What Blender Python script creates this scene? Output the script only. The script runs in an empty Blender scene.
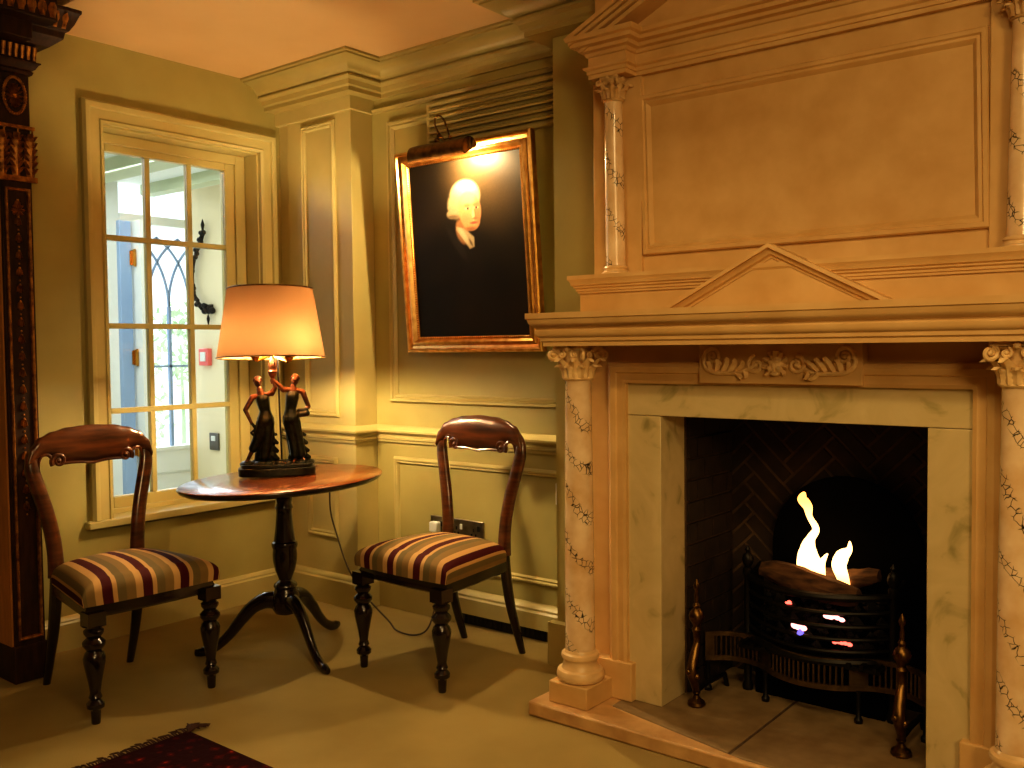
import bpy, bmesh, math, random
from mathutils import Vector, Matrix
PI = math.pi
random.seed(7)
scene = bpy.context.scene
COL = scene.collection

# ------------------------------------------------------------------ helpers
class MB:
    """collects vertices and faces for ONE mesh"""
    def __init__(s): s.v = []; s.f = []
    def add(s, vs, fs):
        o = len(s.v); s.v += [tuple(p) for p in vs]; s.f += [tuple(i + o for i in q) for q in fs]
    def box(s, x0, x1, y0, y1, z0, z1):
        s.add([(x0,y0,z0),(x1,y0,z0),(x1,y1,z0),(x0,y1,z0),(x0,y0,z1),(x1,y0,z1),(x1,y1,z1),(x0,y1,z1)],
              [(0,3,2,1),(4,5,6,7),(0,1,5,4),(1,2,6,5),(2,3,7,6),(3,0,4,7)])
        return s
    def loft(s, rings, closed=True, cap0=True, cap1=True):
        n = len(rings[0]); vs = [p for r in rings for p in r]; fs = []
        m = n if closed else n - 1
        for i in range(len(rings) - 1):
            for j in range(m):
                k = (j + 1) % n
                fs.append((i*n+j, i*n+k, (i+1)*n+k, (i+1)*n+j))
        if closed and cap0: fs.append(tuple(range(n))[::-1])
        if closed and cap1: fs.append(tuple((len(rings)-1)*n + j for j in range(n)))
        s.add(vs, fs); return s
    def lathe(s, prof, c=(0,0,0), n=24, sx=1, sy=1, a0=0.0):
        rings = [[(c[0]+r*sx*math.cos(a0+2*PI*j/n), c[1]+r*sy*math.sin(a0+2*PI*j/n), c[2]+z) for j in range(n)] for r, z in prof]
        return s.loft(rings)
    def tube(s, pts, rad, n=10, ratio=1.0, up=(0,0,1), cap=True):
        P = [Vector(p) for p in pts]; R = rad if isinstance(rad, (list, tuple)) else [rad]*len(P)
        rings = []; N = None
        for i, p in enumerate(P):
            t = (P[min(i+1,len(P)-1)] - P[max(i-1,0)])
            t = t.normalized() if t.length > 1e-9 else Vector((0,0,1))
            if N is None:
                N = Vector(up) - t*t.dot(Vector(up))
                if N.length < 1e-4: N = Vector((1,0,0)) - t*t.x
            else:
                N = N - t*t.dot(N)
                if N.length < 1e-6: N = t.orthogonal()
            N.normalize(); B = t.cross(N)
            rings.append([tuple(p + N*R[i]*math.cos(2*PI*j/n) + B*R[i]*ratio*math.sin(2*PI*j/n)) for j in range(n)])
        return s.loft(rings, True, cap, cap)
    def sphere(s, c, r, n=14, m=9, sc=(1,1,1)):
        rings = [[(c[0]+sc[0]*r*math.sin(PI*(i+.02)/(m+.04))*math.cos(2*PI*j/n), c[1]+sc[1]*r*math.sin(PI*(i+.02)/(m+.04))*math.sin(2*PI*j/n), c[2]-sc[2]*r*math.cos(PI*(i+.02)/(m+.04))) for j in range(n)] for i in range(m+1)]
        return s.loft(rings)
    def prism(s, poly, fn, h0, h1):
        """poly 2-D outline, fn(a,b,h)->xyz"""
        n = len(poly)
        s.add([fn(a,b,h0) for a,b in poly] + [fn(a,b,h1) for a,b in poly],
              [tuple(range(n))[::-1], tuple(range(n,2*n))] + [(j,(j+1)%n,n+(j+1)%n,n+j) for j in range(n)])
        return s
    def sweep(s, path, prof, fn, closed=False):
        """2-D path, profile of (offset to the right of travel, height); mitred corners"""
        P = [Vector(p) for p in path]; n = len(P); rings = []
        def nrm(a, b):
            d = (b - a).normalized(); return Vector((d.y, -d.x))
        for i in range(n):
            if closed: n0 = nrm(P[i-1], P[i]); n1 = nrm(P[i], P[(i+1) % n])
            else:
                n0 = nrm(P[i-1], P[i]) if i else nrm(P[0], P[1])
                n1 = nrm(P[i], P[i+1]) if i < n-1 else n0
            m = (n0 + n1) / max(1e-6, 1 + n0.dot(n1))
            rings.append([fn(P[i].x + m.x*d, P[i].y + m.y*d, h) for d, h in prof])
        if closed: rings.append(rings[0])
        k = len(prof)
        s.loft(rings, True, not closed, not closed)
        return s

def crspline(pts, k=8):
    P = [Vector(p) for p in pts]; out = []
    for i in range(len(P)-1):
        a = P[max(i-1,0)]; b = P[i]; c = P[i+1]; d = P[min(i+2,len(P)-1)]
        for j in range(k):
            t = j/k
            out.append(.5*((2*b)+(c-a)*t+(2*a-5*b+4*c-d)*t*t+(3*b-a-3*c+d)*t**3))
    out.append(P[-1]); return [tuple(p) for p in out]
def lerps(vals, m):
    """resample a list of radii to m values"""
    out = []
    for i in range(m):
        t = i*(len(vals)-1)/(m-1); k = min(int(t), len(vals)-2); out.append(vals[k]+(vals[k+1]-vals[k])*(t-k))
    return out

def mesh_of(mb, smooth=True, ang=35):
    me = bpy.data.meshes.new('m'); me.from_pydata(mb.v, [], mb.f)
    bm = bmesh.new(); bm.from_mesh(me)
    bmesh.ops.recalc_face_normals(bm, faces=bm.faces); bm.to_mesh(me); bm.free()
    if smooth:
        me.polygons.foreach_set('use_smooth', [True]*len(me.polygons))
        me.set_sharp_from_angle(angle=math.radians(ang))
    me.update(); return me
def tag(o, label=None, cat=None, group=None, kind=None):
    if label: o['label'] = label
    if cat: o['category'] = cat
    if group: o['group'] = group
    if kind: o['kind'] = kind
    return o
def rootmat(o):
    m = o.matrix_basis.copy()
    return rootmat(o.parent) @ m if o.parent else m
def obj(name, mb, m, parent=None, bevel=0, ang=35, local=False, smooth=True):
    """link one mesh object; geometry given in world coordinates unless local"""
    me = mb if isinstance(mb, bpy.types.Mesh) else mesh_of(mb, smooth, ang)
    me.name = name
    if m: me.materials.append(m)
    o = bpy.data.objects.new(name, me); COL.objects.link(o)
    if parent:
        o.parent = parent
        if not local: me.transform(rootmat(parent).inverted())
    if bevel:
        b = o.modifiers.new('bevel', 'BEVEL'); b.width = bevel; b.segments = 2; b.limit_method = 'ANGLE'; b.angle_limit = math.radians(40)
    return o
def thing(name, label, cat, loc=(0,0,0), rot=(0,0,0), group=None, kind=None):
    o = bpy.data.objects.new(name, None); COL.objects.link(o)
    o.location = loc; o.rotation_euler = rot; o.empty_display_size = .1
    return tag(o, label, cat, group, kind)
def struct(name, mb, m, parent=None, bevel=0):
    o = obj(name, mb, m, parent, bevel)
    if not parent: o['kind'] = 'structure'
    return o
def remesh(mb, voxel, smooth=3):
    """fuse overlapping shapes into one continuous skin"""
    me = mesh_of(mb, False); o = bpy.data.objects.new('tmp', me); COL.objects.link(o)
    r = o.modifiers.new('r', 'REMESH'); r.mode = 'VOXEL'; r.voxel_size = voxel
    if smooth:
        k = o.modifiers.new('s', 'SMOOTH'); k.iterations = smooth; k.factor = .5
    dg = bpy.context.evaluated_depsgraph_get(); dg.update()
    out = bpy.data.meshes.new_from_object(o.evaluated_get(dg))
    bpy.data.objects.remove(o); out.polygons.foreach_set('use_smooth', [True]*len(out.polygons)); return out
def dup(root, loc, rot, label):
    r = root.copy(); COL.objects.link(r); r.location = loc; r.rotation_euler = rot; r['label'] = label
    for ch in list(root.children):
        c = ch.copy(); COL.objects.link(c); c.parent = r
        for g in list(ch.children):
            d = g.copy(); COL.objects.link(d); d.parent = c
    return r

# ------------------------------------------------------------------ materials
def lin(c): return tuple((x/255/12.92 if x/255 <= .04045 else ((x/255+.055)/1.055)**2.4) for x in c) + (1,)
class NT:
    def __init__(s, name):
        s.m = bpy.data.materials.new(name); s.m.use_nodes = True
        s.t = s.m.node_tree; s.b = s.t.nodes['Principled BSDF']; s.out = s.t.nodes['Material Output']
    def n(s, typ, **kw):
        x = s.t.nodes.new(typ)
        for k, v in kw.items():
            if k in x.inputs: x.inputs[k].default_value = v
            else: setattr(x, k, v)
        return x
    def l(s, a, b): s.t.links.new(a, b)
    def co(s, scale=(1,1,1), rot=(0,0,0), kind='Object'):
        c = s.n('ShaderNodeTexCoord'); mp = s.n('ShaderNodeMapping')
        mp.inputs['Scale'].default_value = scale; mp.inputs['Rotation'].default_value = rot
        s.l(c.outputs[kind], mp.inputs['Vector']); return mp.outputs['Vector']
    def ramp(s, fac, stops, interp='LINEAR'):
        r = s.n('ShaderNodeValToRGB'); r.color_ramp.interpolation = interp
        e = r.color_ramp.elements
        while len(e) < len(stops): e.new(.5)
        for x, (p, c) in zip(e, stops): x.position = p; x.color = c
        s.l(fac, r.inputs['Fac']); return r.outputs['Color']
    def bump(s, h, strength=.2, dist=.003):
        b = s.n('ShaderNodeBump'); b.inputs['Strength'].default_value = strength; b.inputs['Distance'].default_value = dist
        s.l(h, b.inputs['Height']); s.l(b.outputs['Normal'], s.b.inputs['Normal'])
    def math(s, op, a, b=None):
        x = s.n('ShaderNodeMath', operation=op)
        for i, v in enumerate((a, b)):
            if v is None: continue
            if isinstance(v, (int, float)): x.inputs[i].default_value = v
            else: s.l(v, x.inputs[i])
        return x.outputs[0]
def simple(name, c1, c2=None, rough=.5, scale=20, metal=0, coat=0, bump=0, stretch=(1,1,1), detail=5, spec=.5):
    t = NT(name); t.b.inputs['Roughness'].default_value = rough; t.b.inputs['Metallic'].default_value = metal
    t.b.inputs['Coat Weight'].default_value = coat; t.b.inputs['Coat Roughness'].default_value = .12
    t.b.inputs['Specular IOR Level'].default_value = spec
    no = t.n('ShaderNodeTexNoise', Scale=scale, Detail=detail); t.l(t.co(stretch), no.inputs['Vector'])
    c2 = c2 or tuple(int(x*.9) for x in c1)
    t.l(t.ramp(no.outputs['Fac'], [(.3, lin(c2)), (.7, lin(c1))]), t.b.inputs['Base Color'])
    if bump: t.bump(no.outputs['Fac'], bump, .002)
    return t.m
def emit(name, stops, strength, axis_lo, axis_hi):
    """emission graded up the object's height"""
    t = NT(name); g = t.n('ShaderNodeTexCoord'); sp = t.n('ShaderNodeSeparateXYZ'); t.l(g.outputs['Object'], sp.inputs[0])
    f = t.n('ShaderNodeMapRange'); f.inputs['From Min'].default_value = axis_lo; f.inputs['From Max'].default_value = axis_hi
    t.l(sp.outputs['Z'], f.inputs['Value'])
    c = t.ramp(f.outputs['Result'], stops); e = t.n('ShaderNodeEmission', Strength=strength)
    t.l(c, e.inputs['Color']); t.l(e.outputs[0], t.out.inputs['Surface']); return t.m

M = {}
M['wall'] = simple('sage_paint', (172,161,100), (164,153,92), .5, 6, bump=.02)
M['trim'] = simple('sage_gloss_paint', (190,176,118), (182,168,110), .38, 8, bump=.02)
M['cornice'] = simple('cornice_paint', (170,154,94), (162,146,88), .45, 8, bump=.02)
M['ceiling'] = simple('ceiling_plaster', (212,178,128), (206,170,120), .8, 3)
M['shell'] = simple('rear_wall_paint', (170,150,110), (160,140,100), .7, 4)
M['stone'] = simple('warm_limestone', (222,186,128), (206,166,106), .55, 9, bump=.05, detail=8)
M['carved'] = simple('pale_carved_limestone', (244,214,158), (214,176,118), .5, 40, bump=.05)
M['pale'] = simple('pale_polished_stone', (232,200,150), (214,178,124), .3, 20)
M['stone_dark'] = simple('carved_limestone', (222,190,134), (176,134,80), .5, 30, bump=.12, detail=6)
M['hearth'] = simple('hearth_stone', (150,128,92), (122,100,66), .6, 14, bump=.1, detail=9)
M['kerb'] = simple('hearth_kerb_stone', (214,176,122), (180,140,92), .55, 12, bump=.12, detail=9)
M['white'] = simple('white_paint', (226,228,220), (220,222,214), .5, 5)
M['porch'] = simple('porch_paint', (232,218,180), (226,212,174), .6, 5)
M['porch_white'] = simple('porch_ceiling', (232,236,230), (224,228,222), .6, 5)
M['beam'] = simple('porch_beam_paint', (196,204,172), (188,196,164), .6, 5)
M['bluegrey'] = simple('blue_grey_paint', (140,164,192), (130,154,184), .5, 5)
M['iron'] = simple('black_iron', (38,34,32), (22,20,19), .45, 60, metal=.7, bump=.2)
M['grate'] = simple('grate_iron', (30,26,23), (16,14,12), .45, 60, metal=.5, bump=.2)
M['steelfret'] = simple('dull_steel', (120,100,72), (84,68,46), .4, 40, metal=.85, bump=.05)
M['brass'] = simple('brass', (200,150,72), (176,126,54), .22, 30, metal=1)
M['oldbrass'] = simple('aged_brass', (132,102,58), (74,52,26), .36, 30, metal=1, bump=.05)
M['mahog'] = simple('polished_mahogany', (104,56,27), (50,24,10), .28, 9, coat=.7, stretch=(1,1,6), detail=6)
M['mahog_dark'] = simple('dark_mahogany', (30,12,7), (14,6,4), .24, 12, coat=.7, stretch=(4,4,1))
M['tabletop'] = simple('polished_table_top', (160,88,40), (112,54,22), .24, 7, coat=.5, stretch=(7,1,1), detail=6)
M['bronze'] = simple('bronze_skin', (110,66,40), (62,34,20), .36, 60, metal=.6)
M['gown'] = simple('dark_green_bronze', (42,44,26), (16,18,10), .34, 70, metal=.5, bump=.15)
M['goldleaf'] = simple('gold_leaf', (204,138,66), (150,88,36), .32, 40, metal=1, bump=.08)
M['coppergold'] = simple('copper_gold_frame', (240,196,124), (196,142,78), .3, 30, metal=1, bump=.05)
M['carvedgilt'] = simple('worn_gilding', (196,134,58), (96,54,20), .42, 50, metal=.6, bump=.3)
M['darkoak'] = simple('dark_carved_wood', (62,36,16), (34,18,8), .55, 12, stretch=(5,5,1), bump=.08, spec=.25)
M['sidewood'] = simple('lit_brown_wood', (190,128,62), (160,104,46), .5, 8, stretch=(5,5,1))  # brown wood, brightened to put the light on the pilaster's side into the colour
M['chrome'] = simple('brushed_steel_plate', (150,140,120), (110,100,84), .3, 30, metal=.9)
M['black'] = simple('black_plastic', (16,15,14), (10,10,9), .5, 20)
M['flex'] = simple('brown_flex', (70,56,30), (60,46,24), .5, 20)
M['red'] = simple('red_plastic', (236,110,102), (226,100,92), .4, 20)
M['plate'] = simple('grey_plate', (110,106,98), (84,80,74), .35, 20, metal=.6)
M['soot_and_shadow'] = simple('soot_and_shadow', (6,5,4), (3,3,2), 1, 12, spec=.05)
M['log'] = simple('charred_log', (104,72,44), (44,26,15), .95, 16, stretch=(1,4,4), bump=.5, detail=8)
M['coal'] = simple('dead_coal', (26,20,17), (10,8,7), .9, 60, bump=.6)
M['leaf'] = simple('shrub_leaf', (196,210,176), (160,186,146), .6, 10)
M['herring'] = simple('sooty_brick', (50,34,21), (30,20,13), .8, 18, bump=.4, detail=8)
M['mortar'] = simple('sooty_mortar', (92,70,47), (66,50,34), .9, 30, bump=.3)

def carpet():
    t = NT('olive_carpet'); t.b.inputs['Roughness'].default_value = .95; t.b.inputs['Specular IOR Level'].default_value = .1
    v = t.co(); a = t.n('ShaderNodeTexNoise', Scale=3.0, Detail=4.0); b = t.n('ShaderNodeTexNoise', Scale=420.0, Detail=2.0)
    t.l(v, a.inputs['Vector']); t.l(v, b.inputs['Vector'])
    mx = t.math('ADD', t.math('MULTIPLY', a.outputs['Fac'], .6), t.math('MULTIPLY', b.outputs['Fac'], .4))
    t.l(t.ramp(mx, [(.3, lin((140,122,76))), (.7, lin((168,148,96)))]), t.b.inputs['Base Color'])
    t.bump(b.outputs['Fac'], .35, .004); return t.m
M['carpet'] = carpet()
def marble_veined():
    t = NT('veined_marble'); t.b.inputs['Roughness'].default_value = .22; t.b.inputs['Coat Weight'].default_value = .3
    v = t.co(); no = t.n('ShaderNodeTexNoise', Scale=14.0, Detail=5.0); t.l(v, no.inputs['Vector'])
    ds = t.n('ShaderNodeVectorMath', operation='MULTIPLY_ADD'); t.l(no.outputs['Color'], ds.inputs[0]); ds.inputs[1].default_value = (.03,.03,.03); t.l(v, ds.inputs[2])
    vo = t.n('ShaderNodeTexVoronoi', feature='DISTANCE_TO_EDGE', Scale=58.0); t.l(ds.outputs[0], vo.inputs['Vector'])
    crack = t.n('ShaderNodeMapRange'); crack.inputs['From Min'].default_value = .015; crack.inputs['From Max'].default_value = .075
    t.l(vo.outputs['Distance'], crack.inputs['Value'])           # 0 on a crack
    # veins gather in sloping bands
    sp = t.n('ShaderNodeSeparateXYZ'); t.l(ds.outputs[0], sp.inputs[0])
    s = t.math('ADD', t.math('MULTIPLY', sp.outputs['Z'], 1.0), t.math('MULTIPLY', sp.outputs['X'], 1.45))
    big = t.n('ShaderNodeTexNoise', Scale=5.0, Detail=1.0); t.l(v, big.inputs['Vector'])
    s = t.math('ADD', s, t.math('MULTIPLY', big.outputs['Fac'], .12))
    sn = t.math('SINE', t.math('MULTIPLY', s, 40.0))
    band = t.n('ShaderNodeMapRange'); band.inputs['From Min'].default_value = .50; band.inputs['From Max'].default_value = .80
    t.l(sn, band.inputs['Value'])
    dark = t.math('MULTIPLY', t.math('SUBTRACT', 1.0, crack.outputs['Result']), band.outputs['Result'])
    base = t.ramp(no.outputs['Fac'], [(.3, lin((222,186,138))), (.7, lin((246,222,186)))])
    mx = t.n('ShaderNodeMix', data_type='RGBA'); t.l(dark, mx.inputs['Factor']); t.l(base, mx.inputs[6]); mx.inputs[7].default_value = lin((44,38,30))
    t.l(mx.outputs[2], t.b.inputs['Base Color']); return t.m
M['marble'] = marble_veined()
def marble_slip():
    t = NT('pale_green_marble'); t.b.inputs['Roughness'].default_value = .3
    v = t.co((1,1,1), (0,.5,0)); no = t.n('ShaderNodeTexNoise', Scale=7.0, Detail=7.0, Distortion=1.6); t.l(v, no.inputs['Vector'])
    t.l(t.ramp(no.outputs['Fac'], [(.28, lin((158,146,98))), (.42, lin((204,186,138))), (.7, lin((214,196,150)))]), t.b.inputs['Base Color']); return t.m
M['slip'] = marble_slip()
def stripe_cloth():
    t = NT('striped_seat_cloth'); t.b.inputs['Roughness'].default_value = .8; t.b.inputs['Specular IOR Level'].default_value = .2
    a = t.n('ShaderNodeAttribute', attribute_name='stripe')
    fr = t.math('FRACT', t.math('ADD', t.math('DIVIDE', a.outputs['Fac'], .118), 5.672))
    bur, cre, tau, gr = lin((72,16,20)), lin((192,154,100)), lin((132,108,66)), lin((112,98,64))
    c = t.ramp(fr, [(0, tau), (.14, cre), (.30, cre), (.32, bur), (.55, bur), (.57, cre), (.66, cre), (.68, gr), (.9, tau)], 'CONSTANT')
    t.l(c, t.b.inputs['Base Color'])
    no = t.n('ShaderNodeTexNoise', Scale=500.0); t.l(t.co(), no.inputs['Vector']); t.bump(no.outputs['Fac'], .25, .001); return t.m
M['stripe'] = stripe_cloth()
def rug_mat():
    t = NT('dark_red_rug'); t.b.inputs['Roughness'].default_value = .95; t.b.inputs['Specular IOR Level'].default_value = .08
    v = t.co(); vo = t.n('ShaderNodeTexVoronoi', Scale=26.0, distance='MANHATTAN'); t.l(v, vo.inputs['Vector'])
    no = t.n('ShaderNodeTexNoise', Scale=60.0, Detail=3.0); t.l(v, no.inputs['Vector'])
    mx = t.math('ADD', t.math('MULTIPLY', vo.outputs['Distance'], .8), t.math('MULTIPLY', no.outputs['Fac'], .6))
    t.l(t.ramp(mx, [(.3, lin((150,44,22))), (.45, lin((74,14,10))), (.8, lin((38,9,8)))]), t.b.inputs['Base Color'])
    t.bump(no.outputs['Fac'], .5, .004); return t.m
M['rug'] = rug_mat(); M['fringe'] = simple('rug_fringe', (74,44,26), (48,26,16), .95, 90)
def shade_mat():
    t = NT('orange_lampshade'); tr = t.n('ShaderNodeBsdfTranslucent'); df = t.n('ShaderNodeBsdfDiffuse'); mx = t.n('ShaderNodeMixShader')
    no = t.n('ShaderNodeTexNoise', Scale=180.0, Detail=2.0); t.l(t.co((1,1,.15)), no.inputs['Vector'])
    t.l(t.ramp(no.outputs['Fac'], [(.3, (.027,.0135,.0058,1)), (.7, (.029,.0147,.0065,1))]), tr.inputs['Color'])
    df.inputs['Color'].default_value = (.72,.36,.15,1); mx.inputs[0].default_value = .45
    t.l(tr.outputs[0], mx.inputs[1]); t.l(df.outputs[0], mx.inputs[2]); t.l(mx.outputs[0], t.out.inputs['Surface']); return t.m
M['shade'] = shade_mat()
M['blocker'] = simple('cream_blocker', (246,232,200), (240,226,194), .8, 20)
def bulb(name, col, st):
    t = NT(name); e = t.n('ShaderNodeEmission', Strength=st); e.inputs['Color'].default_value = col
    t.l(e.outputs[0], t.out.inputs['Surface']); return t.m
M['bulb'] = bulb('lit_bulb', (1,.75,.41,1), 800)
M['picbulb'] = bulb('lit_picture_bulb', (1,.74,.38,1), 3000)
M['ember'] = bulb('glowing_ember', (1,.12,.08,1), 3.0)
M['emberhot'] = bulb('hot_ember', (1,.36,.32,1), 3.2)
M['gasblue'] = bulb('blue_gas_flame', (.2,.15,1,1), 1.6)
M['flame'] = emit('flame', [(0,(1,.28,.04,1)),(.25,(1,.62,.22,1)),(.7,(1,.58,.2,1)),(1,(1,.36,.07,1))], 4.2, .40, .66)
def glass():
    t = NT('window_glass'); tr = t.n('ShaderNodeBsdfTransparent'); gl = t.n('ShaderNodeBsdfGlossy', Roughness=.02); mx = t.n('ShaderNodeMixShader')
    tr.inputs['Color'].default_value = (.96,.98,.98,1)
    fr = t.n('ShaderNodeFresnel', IOR=1.35); t.l(fr.outputs[0], mx.inputs[0]); t.l(tr.outputs[0], mx.inputs[1]); t.l(gl.outputs[0], mx.inputs[2])
    t.l(mx.outputs[0], t.out.inputs['Surface']); return t.m
M['glass'] = glass()
def attrcol():
    t = NT('oil_paint'); a = t.n('ShaderNodeAttribute', attribute_name='paint'); t.l(a.outputs['Color'], t.b.inputs['Base Color'])
    t.b.inputs['Roughness'].default_value = .42; t.b.inputs['Specular IOR Level'].default_value = .2; no = t.n('ShaderNodeTexNoise', Scale=90.0, Detail=4.0); t.l(t.co(), no.inputs['Vector']); t.bump(no.outputs['Fac'], .12, .001); return t.m
M['oil'] = attrcol()

XY = lambda a, b, h: (a, b, h)
# ------------------------------------------------------------------ room shell
CZ = 2.37; XL = -3.6; YB = 2.90
struct('floor', MB().box(-3.85, 2.8, -3.2, 3.25, -.1, 0), M['carpet'])
struct('ceiling', MB().box(-3.85, 2.8, -3.2, 3.25, CZ, CZ+.12), M['ceiling'])
w = MB()
w.box(-3.85, XL, -3.2, 1.915, 0, CZ); w.box(-3.85, XL, 2.66, 3.2, 0, CZ)
w.box(-3.85, XL, 1.915, 2.66, 0, .44); w.box(-3.85, XL, 1.915, 2.66, 2.05, CZ)
struct('wall_left', w, M['wall'])
struct('wall_back', MB().box(XL, -1.98, YB, 3.2, 0, CZ).box(-.09, 2.8, YB, 3.2, 0, CZ), M['wall'])
w = MB(); w.box(-1.98, -1.41, 2.73, 3.2, 0, CZ); w.box(-.66, -.09, 2.73, 3.2, 0, CZ); w.box(-1.41, -.66, 2.73, 3.2, 1.0, CZ); w.box(-1.41, -.66, 3.0, 3.2, 0, 1.0)
struct('wall_chimney', w, M['wall'])
struct('wall_right', MB().box(2.8, 2.95, -3.2, 3.2, 0, CZ), M['shell'])
struct('wall_front', MB().box(-3.85, 2.95, -3.35, -3.2, 0, CZ), M['shell'])
# corner pilaster with its panels
p = MB(); p.box(-3.53, -3.095, 2.772, YB, 0, 2.19); p.box(XL, -3.53, 2.782, YB, 0, 2.19)
p.box(XL, -3.08, 2.757, YB, 2.186, 2.26)
struct('wall_pilaster', p, M['trim'], bevel=.003)
def panel_mould(x0, x1, z0, z1, y, prof=None):
    prof = prof or [(0,-.002),(0,.006),(.008,.016),(.013,.016),(.017,.009),(.024,.012),(.030,.002),(.030,-.002)]
    return MB().sweep([(x0,z0),(x0,z1),(x1,z1),(x1,z0)], prof, lambda a,b,h: (a, y-h, b), True)
def tr(n, mb, m='trim'): return struct('trim_%d' % n, mb, M[m])
tr(1, panel_mould(-3.425, -3.195, .845, 2.16, 2.772)); tr(2, panel_mould(-3.425, -3.215, .30, .665, 2.772))
tr(3, panel_mould(-2.99, -1.99, .915, 2.135, YB, [(0,-.002),(0,.012),(.006,.022),(.014,.022),(.018,.012),(.026,.016),(.036,.004),(.036,-.002)]))
tr(4, panel_mould(-2.985, -1.99, .22, .675, YB))
# cornice
prof = [(0,2.245),(.072,2.245),(.072,2.262),(.082,2.268),(.088,2.286),(.098,2.292),(.106,2.296),(.106,2.302),(.099,2.304),(.099,2.309),(.112,2.312),(.122,2.322),(.136,2.34),(.162,2.35),(.184,2.353),(.184,2.359),(.2,2.361),(.2,CZ),(0,CZ)]
path = [(XL,2.772),(-3.095,2.772),(-3.095,2.96),(-1.98,2.96),(-1.98,2.73),(-.09,2.73),(-.09,2.96),(2.8,2.96)]
tr(5, MB().sweep(path, prof, XY), 'cornice')
# frieze moulding on the back wall below the cornice
tr(6, MB().sweep([(-3.08,YB),(-1.98,YB)], [(0,2.185),(.012,2.187),(.02,2.2),(.012,2.207),(0,2.21)], XY), 'cornice')
# dado rail
dprof = [(0,.736),(.012,.738),(.012,.748),(.02,.752),(.02,.760),(.013,.765),(.013,.770),(.026,.778),(.036,.784),(.036,.792),(.028,.796),(.012,.808),(0,.812)]
dpath = [(XL,2.772),(-3.095,2.772),(-3.095,YB),(-1.98,YB)]
tr(7, MB().sweep(dpath, dprof, XY))
# skirtings
bprof = [(0,0),(.024,0),(.024,.112),(.018,.12),(.018,.126),(.010,.138),(0,.142)]
struct('baseboard_back', MB().sweep([(XL,2.772),(-3.095,2.772),(-3.095,YB),(-2.62,YB)], bprof, XY).sweep([(-2.62,YB),(-1.98,YB)], [(0,.05),(.028,.05),(.028,.112),(.022,.12),(.022,.128),(.012,.142),(0,.147)], XY), M['trim'])
struct('baseboard_left', MB().sweep([(XL,-3.2),(XL,2.772)], [(a, b*.9) for a, b in bprof], XY), M['trim'])
struct('baseboard_chimney', MB().box(-2.0, -1.80, 2.695, 2.73, 0, .155), M['trim'])
slot = MB().box(-2.62, -1.985, YB-.006, YB-.002, .002, .05)
for i in range(26): slot.box(-2.60+i*.024, -2.594+i*.024, YB-.010, YB-.006, .004, .05)
tag(obj('skirting_vent', slot, M['black']), 'black slotted heating vent under the skirting behind the right chair', 'vent')

# ------------------------------------------------------------------ window
wn = thing('window_1', None, None, (XL, 2.29, .47)); wn['kind'] = 'structure'
YZ = lambda a, b, h: (XL+h, a, b)
fr = MB().sweep([(1.915,.47),(1.915,2.05),(2.66,2.05),(2.66,.47)], [(0,-.01),(0,.02),(-.012,.024),(-.016,.018),(-.052,.020),(-.056,.030),(-.068,.034),(-.076,.034),(-.086,.022),(-.086,0)], YZ)
obj('window_frame', fr, M['trim'], wn)
jm = MB(); jm.box(-3.84, XL, 1.915, 1.925, .455, 2.05); jm.box(-3.84, XL, 2.652, 2.66, .455, 2.05); jm.box(-3.84, XL, 1.915, 2.66, 2.042, 2.05)
obj('jamb_lining', jm, M['trim'], wn)
sl = MB().prism([(-3.84,1.926),(XL+.001,1.926),(XL+.001,1.805),(-3.558,1.805),(-3.558,2.715),(XL+.001,2.715),(XL+.001,2.651),(-3.84,2.651)], XY, .452, .482)
obj('window_sill', sl, M['trim'], wn, .004)
Y0, Y1, Z0, Z1 = 1.985, 2.553, .546, 1.970     # glass opening
sash = MB()
sash.box(-3.745, -3.705, 1.925, Y0, .46, 2.042); sash.box(-3.745, -3.705, Y1, 2.652, .46, 2.042)
sash.box(-3.745, -3.705, Y0, Y1, .46, Z0); sash.box(-3.745, -3.705, Y0, Y1, Z1, 2.042)
sash.box(-3.705, -3.690, 2.60, 2.652, .46, 2.042); sash.box(-3.705, -3.690, 1.925, 1.95, .46, 2.042); sash.box(-3.705, -3.690, 1.95, 2.60, 2.0, 2.042); sash.box(-3.705,-3.690,1.95,2.60,.46,.50)
s_ = obj('sash', sash, M['trim'], wn, .003)
bars = MB()
for yy in (2.173, 2.372): bars.box(-3.735, -3.708, yy-.011, yy+.011, Z0, Z1)
for zz in (1.620, 1.256, .903): bars.box(-3.735, -3.706, Y0, Y1, zz-.011, zz+.011)
obj('glazing_bars', bars, M['trim'], s_, .002)
ys = [Y0, 2.162, 2.184, 2.361, 2.383, Y1]; zs = [Z0, .892, .914, 1.245, 1.267, 1.609, 1.631, Z1]
for i in range(3):
    for j in range(4):
        obj('pane', MB().box(-3.724, -3.721, ys[2*i], ys[2*i+1], zs[2*j], zs[2*j+1]), M['glass'], s_)

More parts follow.
